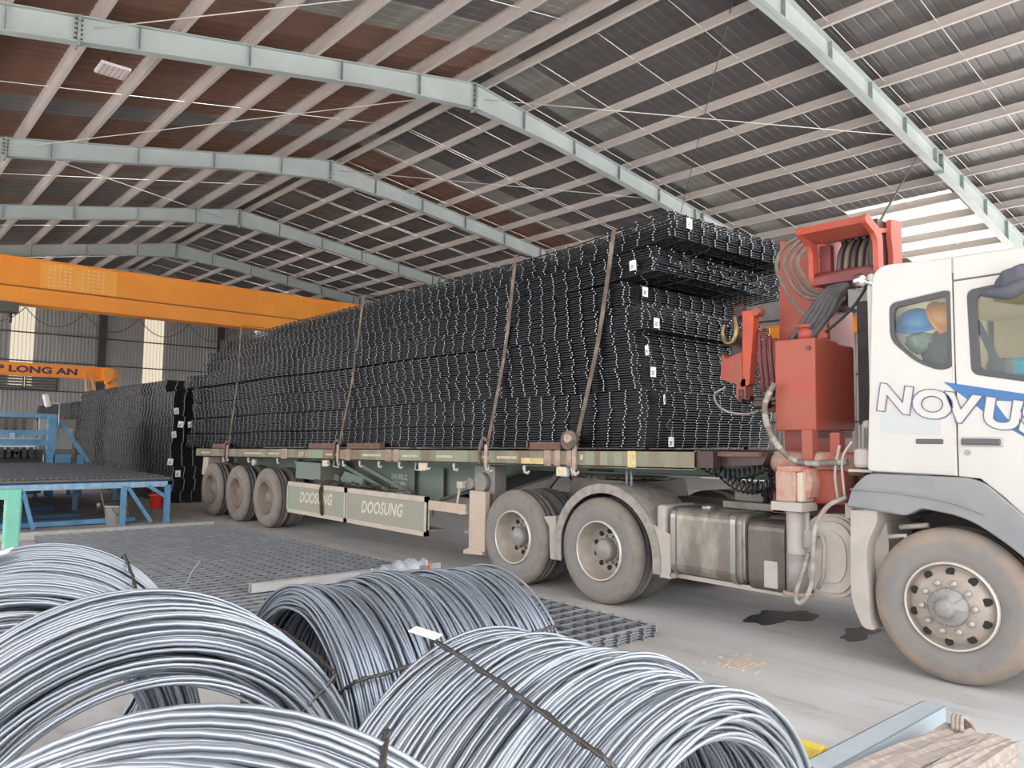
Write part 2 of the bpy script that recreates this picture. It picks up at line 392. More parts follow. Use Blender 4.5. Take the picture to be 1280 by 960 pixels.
# ================================================================== the building
XB, XF = -48.5, 0.5            # gable wall, open front edge
YN, YR, YF = -4.5, 11.02, 29.0 # near eave, ridge, far eave
ZR, SN, SF = 10.05, .19, .13   # top of rafters at the ridge and the two slopes
FR = [-6.84-7*k for k in range(-1, 6)]
def ztop(y): return ZR-(SN*(YR-y) if y < YR else SF*(y-YR))
def build_floor():
    m = MB(); m.add([(-62, -30, 0), (30, -30, 0), (30, 52, 0), (-62, 52, 0)], [(0, 1, 2, 3)])
    struct(m.build('floor', M['concrete']))
build_floor()
CEIL = None
def build_roof():
    global CEIL
    m = MB()                                    # ridge cap along the top
    m.prism([(YR-.35, ztop(YR-.35)+.30), (YR, ZR+.33), (YR+.35, ztop(YR+.35)+.30), (YR+.35, ztop(YR+.35)+.29), (YR, ZR+.32), (YR-.35, ztop(YR-.35)+.29)], XB, XF, axis='x')
    CEIL = struct(m.build('ceiling', M['roof_dark']))
    # roof sheets, one metre wide, ribbed, each its own piece
    def sheet(ya, yb):
        s = MB(); prof = []
        for k in range(5):
            x = k*.25; prof += [(x, 0), (x+.19, 0), (x+.205, .008), (x+.235, .008)]
        prof = [p for p in prof if p[0] < 1.02]+[(1.02, 0)]
        vs = []
        for x, z in prof: vs += [(x, ya, ztop(ya)+.235+z), (x, yb, ztop(yb)+.235+z)]
        s.add(vs, [(2*k, 2*k+1, 2*k+3, 2*k+2) for k in range(len(prof)-1)]); return s
    colours = ('roof_grey', 'roof_dark', 'roof_brown', 'roof_rust', 'roof_pale')
    base = {}
    for side, (ya, yb) in enumerate(((YN, YR), (YR, YF))):
        for c in colours: base[side, c] = None
    n = int(XF-XB+.01)
    for i in range(n):
        x = XB+i
        for side, (ya, yb) in enumerate(((YN, YR), (YR, YF))):
            if side == 0:      # near slope
                if x > -13.9: c = 'roof_pale' if (-12.9 < x < -11.8 or i % 7 == 3) else ('roof_brown' if x < -12.9 else 'roof_grey')  # pale strips: reflected light put into the sheet colour
                elif x > -19.2: c = 'roof_brown'
                elif x > -20.2: c = 'roof_grey'
                elif x > -21.0: c = 'roof_rust'
                elif x > -23.2: c = 'roof_brown'
                elif x > -26.2: c = 'roof_grey'
                else: c = 'roof_dark'
            else:
                if x > -6.8: c = 'roof_pale' if x > -4 else 'roof_grey'
                elif x > -12.6: c = 'roof_dark'
                elif x > -13.9: c = 'roof_pale'  # pale beside the rafter: a reflection held in the sheet colour
                elif x > -18.9: c = 'roof_dark'
                elif x > -19.9: c = 'roof_pale'
                elif x > -21.2: c = 'roof_rust'
                elif x > -22.2: c = 'roof_brown'
                elif x > -23.2: c = 'roof_rust'
                else: c = 'roof_dark'
            if side == 1 and -10.9 < x < -7.9:      # translucent sheets added for the bright reflection along this eave
                for key, (a_, b_), mm in ((('cut', c), (YR, 23.0), M[c]), (('clear', 0), (22.9, YF), EAVE_GLARE)):
                    if key not in base: o = sheet(a_, b_).build('clear_or_glare_sheet' if key[0] == 'clear' else 'roof_sheet', mm, CEIL, recalc=False); base[key] = o
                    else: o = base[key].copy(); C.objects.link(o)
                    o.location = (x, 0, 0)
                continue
            if base[side, c] is None:
                o = sheet(ya, yb).build('roof_sheet', M[c], CEIL, recalc=False); base[side, c] = o
            else:
                o = base[side, c].copy(); C.objects.link(o)
            o.location = (x, 0, 0)
    # purlins: Z sections standing on the rafters, one piece each
    def purlin(y, flip):
        z = ztop(y); s = -1 if flip else 1; p = MB()
        w = .075
        p.prism([(y, z), (y+s*w, z), (y+s*w, z+.02), (y+s*w-s*.006, z+.02), (y+s*w-s*.006, z+.007), (y+.007*s, z+.007), (y+.007*s, z+.23), (y-s*w, z+.23), (y-s*w, z+.223), (y, z+.223)], XB, XF, axis='x')
        p.build('purlin', M['purlin'], CEIL)
    for k in range(11): purlin(9.42-1.29*k, False)
    purlin(10.7, False); purlin(11.36, True)
    for k in range(13): purlin(12.68+1.32*k, True)
    # tapered portal rafters with stiffeners and bolted splices
    def rafter(x):
        def soff(y):
            d = abs(y-YR); dep = .44
            if d < 2.6: dep = .44+.17*(1-(d/2.6))**1.0
            if y > 22: dep += .05*(y-22)
            return ztop(y)-dep
        ys = [YN+.2+k*(YR-YN-.2)/26 for k in range(27)]+[YR+k*(YF-.25-YR)/26 for k in range(1, 27)]
        r = MB()
        for a, b in zip(ys, ys[1:]):
            r.prism([(a, soff(a)), (b, soff(b)), (b, ztop(b)), (a, ztop(a))], x-.006, x+.006, axis='x')
            for zf in (0, 1):
                za, zb = (soff(a), soff(b)) if zf == 0 else (ztop(a)-.014, ztop(b)-.014)
                r.prism([(a, za), (b, zb), (b, zb+.014), (a, za+.014)], x-.1, x+.1, axis='x')
        o = r.build('rafter', M['rafter'], CEIL)
        for y in [9.42-1.29*k*1.5 for k in range(10)]+[12.6+1.83*k for k in range(9)]:
            st = MB(); st.box((x+.006, y-.005, soff(y)+.014), (x+.095, y+.005, ztop(y)-.014)); st.build('stiffener', M['rafter_plate'], o)
        for y in (2.68, YR, 20.3):
            st = MB(); st.box((x-.11, y-.02, soff(y)-.07), (x+.11, y+.02, ztop(y)+.01))
            for k in range(5):
                zz = soff(y)+.06+k*(ztop(y)-soff(y)-.12)/4
                for sx in (-.06, .06): st.cyl((x+sx, y-.06, zz), (x+sx, y+.06, zz), .017, n=6, m=1)
            st.build('splice_plate', [M['rafter_plate'], M['bolt']], o)
        # columns at both eaves
        for yc in (YN+.25, YF-.3):
            cl = MB(); zc = soff(min(max(yc, YN+.3), YF-.3))+.3
            cl.box((x-.1, yc-.2, 0), (x+.1, yc-.188, zc)); cl.box((x-.1, yc+.188, 0), (x+.1, yc+.2, zc)); cl.box((x-.005, yc-.2, 0), (x+.005, yc+.2, zc))
            cl.build('column', M['rafter'], CEIL)
    for x in FR: rafter(x)
    # sag rods run down the slopes between the purlins
    def sag(x, y0, y1, r=.008):
        s = MB(); s.tube([(x, y0, ztop(y0)+.1), (x, y1, ztop(y1)+.1)], r, 5); s.build('sag_rod', M['sag'], CEIL)
    for k, xa in enumerate(FR[:-1]):
        for fx in (.25, .5, .75): sag(xa-7*fx, YR+.3, YF-.5)
        sag(xa+.22, YR+.3, YF-.5); sag(xa-3.6, YN+.5, YR-.3)
        if k > 1: sag(xa-3.38, YR+.3, YF-.5)
    def brace(p, q):
        s = MB(); s.tube([p, q], .011, 5); s.build('brace_rod', M['sag'], CEIL)
    brace((-13.8, 11.3, 9.75), (-6.9, 18.2, 8.75)); brace((-13.8, 2.9, 8.35), (-6.9, 10.5, 9.6))
    brace((-20.8, 2.9, 8.3), (-27.8, 10.4, 9.6)); brace((-13.9, 18.2, 8.85), (-20.8, 11.3, 9.8))
    brace((-13.9, 10.4, 9.6), (-20.8, 2.9, 8.3))
build_roof()
def corrugated(m, p0, du, n, pitch, z0, z1, depth, out, mi=0):
    """ribbed sheet standing upright: from p0 along unit du, n ribs"""
    vs = []; du = Vector(du); out = Vector(out); p0 = Vector(p0)
    for k in range(n):
        for f, d in ((0, 0), (.55, 0), (.65, depth), (.9, depth)):
            p = p0+du*(k+f)*pitch+out*d; vs += [(p.x, p.y, z0), (p.x, p.y, z1)]
    p = p0+du*n*pitch; vs += [(p.x, p.y, z0), (p.x, p.y, z1)]
    m.add(vs, [(2*k, 2*k+1, 2*k+3, 2*k+2) for k in range(len(vs)//2-1)], mi)
def build_walls():
    # gable wall at the far end: sheets, clear sheets, girts, wind posts
    m = MB(); m.box((XB-.25, YN, 0), (XB-.05, YF, .9)); w = struct(m.build('wall_back', M['wall']))
    y = YN; k = 0
    clear = [(6.99, 8.1), (13.72, 14.85), (20.5, 21.6), (.3, 1.4)]
    cells = []
    while y < YF-.2:
        nxt = min([c[0] for c in clear if c[0] > y+.05]+[YF]); cur = [c for c in clear if abs(c[0]-y) < .05]
        e = cur[0][1] if cur else min(y+1.14, nxt)
        cells.append((y, e, bool(cur))); y = e
    for a, b, cl in cells:
        s = MB(); n = max(1, round((b-a)/.19)); top = min(ztop(a), ztop(b))+.12
        if cl:
            corrugated(s, (XB, a, 0), (0, 1, 0), n, (b-a)/n, 4.1, top, .03, (1, 0, 0)); s.build('clear_or_glare_sheet', TRANSL, w, recalc=False)
            s = MB(); corrugated(s, (XB, a, 0), (0, 1, 0), n, (b-a)/n, .9, 4.1, .03, (1, 0, 0)); s.build('wall_sheet', M['wall'], w, recalc=False)
        else:
            corrugated(s, (XB, a, 0), (0, 1, 0), n, (b-a)/n, .9, top, .03, (1, 0, 0)); s.build('wall_sheet', M['wall'], w, recalc=False)
    for z in (2.4, 3.9, 5.5, 7.05, 8.6):
        g = MB(); h = (1.45 if z > 8 else 1); 
        g.box((XB+.04, YN+.1 if z < 6 else YR-6 if z > 8 else YR-14, z-.03), (XB+.16, YF-.1 if z < 7 else YR+8, z+.03)); g.build('girt', M['girt'], w)
    for yc in (-1.5, 4.6, 11.4, 18.2, 24.5):
        g = MB(); g.box((XB+.17, yc-.18, 0), (XB+.19, yc+.18, ztop(yc)-.05)); g.box((XB+.41, yc-.18, 0), (XB+.43, yc+.18, ztop(yc)-.05)); g.box((XB+.17, yc-.008, 0), (XB+.43, yc+.008, ztop(yc)-.05))
        g.build('wind_post', M['girt'], w)
    # louvred openings low on the gable wall
    for k, (ya, yb) in enumerate(((6.1, 7.7), (7.75, 9.3))):
        f = MB()
        for p, q in (((XB+.05, ya, 3.95), (XB+.14, yb, 4.0)), ((XB+.05, ya, 4.95), (XB+.14, yb, 5.0)), ((XB+.05, ya, 3.95), (XB+.14, ya+.05, 5.0)), ((XB+.05, yb-.05, 3.95), (XB+.14, yb, 5.0))): f.box(p, q)
        wo = struct(f.build('window_%d' % (k+1), M['girt']))
        for j in range(6):
            s = MB(); z = 4.05+j*.155; s.add([(XB+.15, ya+.05, z), (XB+.15, yb-.05, z), (XB+.05, yb-.05, z+.11), (XB+.05, ya+.05, z+.11), (XB+.16, ya+.05, z+.01), (XB+.16, yb-.05, z+.01), (XB+.06, yb-.05, z+.12), (XB+.06, ya+.05, z+.12)],
                [(0,1,2,3),(7,6,5,4),(0,4,5,1),(2,6,7,3),(1,5,6,2),(3,7,4,0)]); s.build('slat', M['louvre'], wo)
    # far long wall, up to the open bays by the front
    m = MB(); m.box((XB, YF+.05, 0), (-10.3, YF+.25, .9)); w = struct(m.build('wall_right', M['wall']))
    x = XB
    while x < -10.4:
        s = MB(); e = min(x+2.28, -10.3); n = max(1, round((e-x)/.19)); corrugated(s, (x, YF, 0), (1, 0, 0), n, (e-x)/n, .9, ztop(YF)+.2, .03, (0, -1, 0)); s.build('wall_sheet', M['wall'], w, recalc=False); x = e
    for z in (2.4, 4.2, 6.6):
        g = MB(); g.box((XB, YF-.14, z-.03), (-10.3, YF-.03, z+.03)); g.build('girt', M['girt'], w)
build_walls()

# ------------------------------------------------------------------ overhead cranes
def build_cranes():
    X = -32.0
    t = thing('bridge_crane', 'large orange bridge crane girder spanning the hall under the roof', 'crane', (X, 10, 6.2))
    g = MB(); g.box((X-.35, YN+1, 6.24), (X+.28, YF-1.2, 7.82)); g.box((X-.42, YN+1, 7.82), (X+.36, YF-1.2, 7.86)); g.box((X-.42, YN+1, 6.2), (X+.36, YF-1.2, 6.24))
    g.build('girder', M['crane'], t)
    g = MB(); g.box((X+.28, YN+1, 6.78), (X+.33, YF-1.2, 6.83)); g.build('stiffener_rib', M['crane_line'], t)  # line along the girder in a darker orange
    p = MB(); p.box((X+.28, 5.35, 6.86), (X+.31, 7.9, 7.8)); pl = p.build('splice_plate', M['crane_plate'], t)
    b = MB()
    for y0 in (5.65, 6.75):
        for i in range(5):
            for j in range(6): b.cyl((X+.31, y0+i*.17, 6.98+j*.14), (X+.335, y0+i*.17, 6.98+j*.14), .026, n=6)
    b.build('bolts', M['bolt_bright'], pl, kind='stuff')
    for ye in (YN+.8, YF-1.3):
        e = MB(); e.box((X-1.5, ye-.2, 6.2), (X+1.5, ye+.2, 6.75)); e.build('end_carriage', M['crane'], t)
    # cable festoon under the girder
    for k in range(12):
        ya = 1.2+k*1.9; c = MB(); c.tube([(X+.1, ya+1.9*u/10, 6.15-.62*4*(u/10)*(1-u/10)-.04) for u in range(11)], .016, 5); c.build('festoon_cable', M['hose_black'], t)
    tr = MB(); tr.box((X-.2, 3.9, 5.85), (X+.45, 4.75, 6.2)); tr.cyl((X+.1, 4.55, 5.85), (X+.1, 4.55, 5.5), .06, n=8); tr.build('hoist', M['bolt'], t)
    # the smaller crane with the lettering
    X = -40.0
    t = thing('low_crane', 'small orange crane girder with purple lettering below the clear wall sheets', 'crane', (X, 6, 4.2))
    g = MB(); g.box((X-.2, -5, 4.18), (X+.15, 9.75, 4.7)); g.box((X-.25, -5, 4.7), (X+.2, 9.75, 4.73)); g.box((X-.25, -5, 4.15), (X+.2, 9.75, 4.18)); gd = g.build('girder', M['crane'], t)
    x = MB()
    for s, ya, yb in (('P', 5.22, 5.58), ('LONG AN', 5.74, 8.44)):
        q = MB(); text_mesh(q, s, .5, (0, 0, 0), (0, 1, 0), (0, 0, 1), .003, bold=.02)
        lo = min(v[1] for v in q.v); hi = max(v[1] for v in q.v)
        q.v = [(X+.155+v[0], ya+(v[1]-lo)*(yb-ya)/(hi-lo), 4.30+v[2]*.8) for v in q.v]; x.add(q.v, q.f)
    x.build('lettering', M['purple'], gd)
    e = MB(); e.box((X-.9, 9.4, 4.1), (X+.9, 9.8, 4.66)); e.box((X+.2, 9.82, 4.2), (X+.6, 10.1, 4.6)); e.cyl((X+.6, 9.5, 4.08), (X+.6, 9.75, 4.08), .16, n=14); e.build('end_carriage', M['crane'], t)
    for (ya, yb) in ((8.72, 8.88), (8.9, 9.3)):
        s = MB(); s.bar((X+.2, ya, 4.5), (X+.2, yb, 3.4), .08, .06); s.build('strut', M['crane_plate'], t)
    s = MB(); s.box((X-.2, 9.75, 3.7), (X+.2, 10.2, 4.08)); s.build('bracket', M['crane'], t)
    # runway beams of the big crane along both sides
    for y, lb in ((YF-1.3, 'orange runway beam on the wall beyond the crane hook'), (YN+.8, 'orange runway beam high on the near side columns')):
        m = MB(); m.box((XB+.6, y-.15, 5.62), (XF-1, y+.15, 5.65)); m.box((XB+.6, y-.012, 5.62), (XF-1, y+.012, 6.15)); m.box((XB+.6, y-.15, 6.12), (XF-1, y+.15, 6.15)); m.box((XB+.6, y-.04, 6.15), (XF-1, y+.04, 6.2), 0)
        o = m.build('runway_beam', M['crane'], org=(0, y, 5.6)); tag(o, lb, 'beam')
build_cranes()
def build_fixture():
    t = thing('flood_light', 'white square panel lamp hung below the brown roof sheets', 'lamp', (-15.1, 3.5, 8.3))
    m = MB(); m.box((-15.35, 3.27, 8.28), (-14.85, 3.77, 8.33)); b = m.build('housing', M['led'], t)
    d = MB()
    for i in range(6):
        for j in range(6): d.box((-15.31+i*.08, 3.31+j*.08, 8.272), (-15.26+i*.08, 3.36+j*.08, 8.28))
    d.build('led_grid', M['led_dot'], b, kind='stuff')
    for xh in (-15.3, -14.9): s = MB(); s.tube([(xh, 3.5, 8.33), (xh, 3.5, 8.62)], .012, 5); s.build('hanger', M['bolt'], t)
    def cable(lb, p, q, sagd=.1):
        m = MB(); m.tube([Vector(p).lerp(Vector(q), k/10)-Vector((0, 0, sagd*4*(k/10)*(1-k/10))) for k in range(11)], .011, 5)
        tag(m.build('hanging_cable', M['hose_black'], org=p), lb, 'cable')
    cable('thin dark cable from the roof ridge down to the middle rafter', (-7.7, 12.4, 10.05), (-13.3, 18.5, 8.4), 0)
    cable('thin dark cable from the near rafter down to the red crane', (-6.84, 19.0, 8.5), (-2.55, 6.25, 3.44), 0)
build_fixture()

# ================================================================== wheels
def tyre_mesh(R, w, tread, lugs=0):
    """tyre around the axis +Y, outer face at y=0"""
    m = MB(); rb = R*.545
    prof = [(rb, .035), (rb+.02, .012), (R*.7, -.004), (R*.82, -.006), (R*.9, .004), (R*.955, .022), (R*.985, .045), (R, .075), (R, w*.36), (R*.975, w*.37), (R*.975, w*.41), (R, w*.42), (R, w*.58), (R*.975, w*.59), (R*.975, w*.63), (R, w*.64), (R, w-.075), (R*.985, w-.045), (R*.9, w-.004), (R*.7, w+.004), (rb+.02, w-.012), (rb, w-.035)]
    n = lugs*2 if lugs else 64
    def mod(k, i):
        if lugs and k in (6, 7, 8, 15, 16, 17): return 1.0 if i % 2 else .972
        if lugs and k in (5,): return 1.0 if i % 2 else .985
        return 1.0
    ms = [0 if k < 3 or k > 18 else (2 if k < 7 or k > 14 else 1) for k in range(len(prof)-1)]
    m.lathe(prof, (0, 0, 0), (0, 1, 0), n, mod=mod, ms=ms, smooth=not lugs)
    return m
def dish_rim(R, depth, mats, hand=10, closed=False):
    """deep dished rim as on drive and trailer wheels"""
    m = MB()
    m.lathe([(R*.565, .03), (R*.56, -.006), (R*.54, -.012), (R*.53, .0), (R*.50, .05), (R*.44, depth*.8), (R*.40, depth), (R*.30, depth+.015), (R*.22, depth), (R*.21, depth-.01)], (0, 0, 0), (0, 1, 0), 40, ms=[1, 1, 1, 0, 0, 0, 0, 0, 0])
    m.lathe([(R*.21, depth), (R*.2, depth-.085), (R*.17, depth-.11), (0, depth-.115)], (0, 0, 0), (0, 1, 0), 28, m=2)
    for k in range(hand):
        a = 2*PI*k/hand+.2; x, z = math.cos(a)*R*.345, math.sin(a)*R*.345
        if not closed: m.cyl((x, depth+.02, z), (x, depth-.006, z), R*.048, n=10, m=3)
        x, z = math.cos(a+.3)*R*.255, math.sin(a+.3)*R*.255
        m.cyl((x, depth+.01, z), (x, depth-.03, z), R*.026, n=6, m=0)
    return m
def steer_rim(R):
    m = MB()
    m.lathe([(R*.57, .03), (R*.565, -.012), (R*.545, -.018), (R*.535, -.004), (R*.515, .03), (R*.50, .035), (R*.47, .0), (R*.40, -.022), (R*.30, -.035), (R*.25, -.037)], (0, 0, 0), (0, 1, 0), 48, ms=[1, 1, 1, 0, 0, 0, 0, 0, 0])
    for k in range(10):
        a = 2*PI*k/10+.25; x, z = math.cos(a)*R*.445, math.sin(a)*R*.445
        m.tube([(x, .02, z), (x, -.022+.004, z)], R*.052, 12, m=3)
    for k in range(10):
        a = 2*PI*k/10+.05; x, z = math.cos(a)*R*.315, math.sin(a)*R*.315
        m.tube([(x, -.02, z), (x, -.055, z), (x, -.066, z)], [.024, .022, .01], 8, m=2)
    return m
def hub_steer(R):
    m = MB()
    m.lathe([(R*.25, -.02), (R*.245, -.055), (R*.20, -.075), (R*.12, -.08), (R*.115, -.12), (R*.09, -.14), (0, -.142)], (0, 0, 0), (0, 1, 0), 24, m=0)
    for k in range(8):
        a = 2*PI*k/8; d = Vector((math.cos(a), 0, math.sin(a))); m.bar(d*R*.125+Vector((0, -.078, 0)), d*R*.235+Vector((0, -.06, 0)), .012, .02, 1, up=(0, 1, 0))
    return m
TYRES = {}
def add_wheel(par, kind, x, y, z, flip=False):
    """kind 'steer', 'drive', 'trailer'; y is the outer face; flip for the far side"""
    if kind not in TYRES:
        if kind == 'steer':
            t = tyre_mesh(.53, .31, 0).build('wheel', [M['tyre_side'], M['tyre_tread'], M['tyre_ring']], par, org=(0, 0, 0)); 
            r = steer_rim(.53).build('rim', [M['rim'], M['rim_edge'], M['nut'], M['hole']], t, org=(0, 0, 0)); hub_steer(.53).build('hub', [M['hub'], M['fender']], t, org=(0, 0, 0))
        elif kind == 'drive':
            t = tyre_mesh(.53, .30, 0).build('wheel', [M['tyre_side'], M['tyre_tread'], M['tyre_ring_dull']], par, org=(0, 0, 0))
            dish_rim(.53, .17, None).build('rim', [M['rim'], M['rim_edge'], M['hub'], M['hole']], t, org=(0, 0, 0))
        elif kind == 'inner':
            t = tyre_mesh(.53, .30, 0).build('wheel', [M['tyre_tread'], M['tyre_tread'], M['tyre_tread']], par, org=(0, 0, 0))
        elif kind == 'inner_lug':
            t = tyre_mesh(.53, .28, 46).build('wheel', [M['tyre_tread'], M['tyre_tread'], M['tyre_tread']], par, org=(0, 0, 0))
        else:
            t = tyre_mesh(.53, .28, 46).build('wheel', [M['tyre'], M['tyre_tread'], M['tyre_ring_dull']], par, org=(0, 0, 0))
            dish_rim(.53, .16, None, closed=True).build('rim', [M['rim_brown'], M['rim_brown'], M['rim_brown'], M['hole']], t, org=(0, 0, 0))
        TYRES[kind] = t; o = t
    else: o = dup(TYRES[kind], par)
    b = ORG[par.name]; o.location = (x-b.x, y-b.y, z-b.z); o.rotation_euler = (0, rnd.uniform(0, 6.28), PI if flip else 0)
    return o

# ================================================================== the semi-trailer
TX, TS = -4.9, .0163
def dz(x): return 1.538+TS*(x-TX)
def build_trailer():
    t = thing('flatbed_trailer', 'green flatbed semi trailer carrying the tall load of dark mesh bundles', 'trailer', (-10, 7.05, 0))
    Y0, Y1 = 5.80, 8.30
    def sl(m, pts, y0, y1, mi=0):      # outline given as (x, height above deck level)
        m.prism([(x, dz(x)+h) for x, h in pts], y0, y1, mi)
    for a, b in ((Y0, Y0+.012), (Y1-.012, Y1)):
        r = MB(); sl(r, [(-16.53, -.165), (-4.04, -.175), (-4.04, 0), (-16.53, 0)], a, b)
        for h in (-.168, -.012): sl(r, [(-16.53, h), (-4.04, h), (-4.04, h+.012), (-16.53, h+.012)], a if a == Y0 else a-.09, b+.09 if a == Y0 else b)
        rail = r.build('side_rail', M['rail'], t)
        if a == Y0: near_rail = rail
    r = MB(); sl(r, [(-16.53, -.165), (-16.5, -.165), (-16.5, 0), (-16.53, 0)], Y0, Y1); r.build('rear_rail', M['rail'], t)
    for k in range(10):     # deck boards lie lengthwise under the load
        r = MB(); y = Y0+.1+k*.23; sl(r, [(-16.5, -.05), (-3.45, -.05), (-3.45, -.012), (-16.5, -.012)], y, y+.22); r.build('deck_plank', M['wood'], t)
    # worn stretches, rust straps and reflective marks along the near rail
    def patch(name, x0, x1, h0, h1, mm, out=.004, text=None):
        r = MB(); sl(r, [(x0, h0), (x1, h0), (x1, h1), (x0, h1)], Y0-out, Y0+.002); return r.build(name, M[mm], near_rail)
    for x0, x1, mm in ((-5.36, -5.24, 'rail_green'), (-5.16, -5.06, 'rail_green'), (-4.98, -4.87, 'rail_green'), (-11.45, -10.95, 'rail_green'), (-8.75, -8.3, 'rail_green'), (-7.95, -7.3, 'rail_green')): patch('paint_patch', x0, x1, -.15, -.014, mm, .002)
    for x0, x1 in ((-12.42, -12.2), (-9.12, -9.0), (-8.92, -8.8), (-5.96, -5.86), (-5.80, -5.72), (-5.62, -5.55), (-10.25, -10.1)): patch('rust_strap', x0, x1, -.172, -.004, 'rail_rust', .008)
    for x0, x1 in ((-12.95, -12.5), (-14.0, -13.2), (-16.2, -15.7), (-10.85, -10.5), (-9.75, -9.25), (-8.72, -8.35), (-7.95, -7.6), (-7.1, -6.9), (-6.75, -6.4)): patch('reflective_strip', x0, x1, -.105, -.075, 'rail_cream', .006)
    patch('reflective_strip', -6.33, -5.97, -.155, -.09, 'rail_yellow', .006); patch('reflective_strip', -4.80, -4.70, -.165, -.008, 'rail_yellow', .006); patch('reflective_strip', -5.43, -5.39, -.10, -.05, 'rail_cream', .006)
    x = MB(); text_mesh(x, 'SW 1', .13, (-11.78, Y0-.004, dz(-11.7)-.135), (1, 0, TS), (0, 0, 1), .002, bold=.004); x.build('lettering', M['rail_cream'], near_rail)
    # main beams: deep in the middle, shallow over the drive axles
    for yb in (6.60, 7.50):
        r = MB(); prof = [(-16.4, 1.16), (-16.4, .98), (-14.0, .86), (-12.2, .74), (-9.05, .72), (-8.85, .76), (-8.2, .95), (-7.1, 1.26), (-3.5, 1.30), (-3.5, 1.50), (-7, 1.46)]
        r.prism(prof[:9]+[(-3.5, dz(-3.5)-.06), (-16.4, dz(-16.4)-.06)], yb-.006, yb+.006)
        for (xa, za), (xb, zb) in zip(prof[1:9], prof[2:9]): r.prism([(xa, za-.014), (xb, zb-.014), (xb, zb), (xa, za)], yb-.08, yb+.08)
        bm_ = r.build('main_beam', M['beam_green'], t)
        if yb < 7:
            x = MB()
            for s, sz, zz in (('51R 008.22', .118, .985), ('TLBT: 7.200kg', .082, .90), ('TLCP: 31.800kg', .082, .82), ('TTL: 39.000kg', .082, .74)):
                text_mesh(x, s, sz, (-10.2, yb-.009, zz), (.82, 0, 0), (0, 0, 1), .001, bold=.002)
            x.build('lettering', M['cream'], bm_)
            for xs in (-13.4, -12.0, -9.62, -8.9):
                s = MB(); s.prism([(xs, .76), (xs+.16, .76), (xs+.16, 1.2), (xs, 1.2)], yb-.085, yb-.075); s.build('web_stiffener', M['beam_green'], bm_)
    # cross members, diagonal brackets
    for k in range(20):
        xc = -16.2+k*.62; r = MB(); r.box((xc-.03, Y0+.02, dz(xc)-.16), (xc+.03, Y1-.02, dz(xc)-.055)); r.build('cross_member', M['chassis'], t)
    for xa, xb in ((-10.6, -10.1), (-10.0, -9.5), (-12.2, -11.7)):
        r = MB(); r.bar((xa, 5.95, 1.2), (xb, 6.5, .8), .07, .05); r.build('bracket', M['beam_green'], t)
    for xa, xb in ((-11.9, -11.15), (-11.2, -10.4)):
        r = MB(); r.prism([(xa, .86), (xb, .86), (xb, 1.0), (xa+.25, 1.08)], 6.2, 6.25); r.build('gusset', M['beam_green'], t)
    r = MB(); r.box((-12.17, 5.95, .92), (-11.3, 6.4, 1.2)); r.build('valve_box', M['beam_green'], t)
    # side guard boxes with the stencilled name
    for xa, xb, tx, tz, za, zb in ((-12.17, -10.22, -11.72, .555, .36, .87), (-10.19, -8.15, -9.78, .545, .36, .86)):
        r = MB(); r.box((xa, 5.815, .42), (xb, 5.835, .80)); r.box((xa, 5.835, .42), (xb, 6.12, .44)); g = r.build('side_guard', M['guard'], t)
        r = MB(); r.box((xa, 5.80, .80), (xb, 5.86, .87)); r.box((xa, 5.80, .36), (xb, 5.86, .42)); r.box((xa, 5.80, .36), (xa+.03, 5.86, .87)); r.box((xb-.04, 5.80, .36), (xb, 5.86, .87)); r.build('edge_channel', M['guard_lip'], g)
        x = MB(); text_mesh(x, 'DOOSUNG', .235, (tx, 5.811, tz), (.9, 0, .02), (0, 0, 1), .002, shear=.22, bold=.006); x.build('lettering', M['cream'], g)
    r = MB()
    for k in range(26):
        a = rnd.uniform(-11.1, -8.9); r.bar((a, rnd.uniform(5.87, 6.08), .87+rnd.uniform(0, .06)), (a+rnd.uniform(-.4, .4), rnd.uniform(5.87, 6.08), .89+rnd.uniform(0, .06)), .02, .015)
    sc_ = r.build('scrap_in_guard', M['rope'], t, kind='stuff')
    r = MB(); r.tube(spline([(-10.75, 6.05, .9), (-10.9, 5.85, .93), (-10.98, 5.79, .80), (-10.95, 5.785, .60), (-10.93, 5.79, .42)], 6), .022, 6); r.tube(spline([(-10.72, 6.05, .9), (-10.86, 5.86, .92), (-10.93, 5.785, .78), (-10.92, 5.78, .6), (-10.9, 5.79, .40)], 6), .018, 6); r.build('hanging_rope', M['rope'], t)
    r = MB(); r.box((-8.15, 5.84, .705), (-7.38, 5.9, .825)); r.build('guard_bar', M['leg_pink'], t)
    r = MB(); r.box((-8.12, 5.86, .62), (-8.09, 5.88, .84)); r.bar((-8.1, 6.0, .84), (-7.6, 6.4, 1.0), .05, .03); r.build('bracket', M['chassis'], t)
    # landing gear
    for yy in (6.0, 7.75):
        r = MB(); r.box((-7.40, yy, .80), (-7.02, yy+.18, 1.30)); r.box((-7.42, yy+.02, .50), (-7.22, yy+.16, .80)); r.prism([(-7.62, .45), (-7.18, .45), (-7.24, .53), (-7.38, .62), (-7.46, .53)], yy+.0, yy+.18); lg = r.build('landing_leg', M['leg_grey'], t)
        r = MB(); r.box((-7.30, yy-.16, .30), (-7.0, yy-.09, 1.0)); r.cyl((-7.15, yy-.05, .3), (-7.15, yy-.05, .8), .08, n=14); r.prism([(-7.38, .24), (-7.02, .26), (-7.02, .30), (-7.25, .33), (-7.38, .28)], yy-.18, yy+.0); r.build('outer_sleeve', M['leg_pink'], lg)
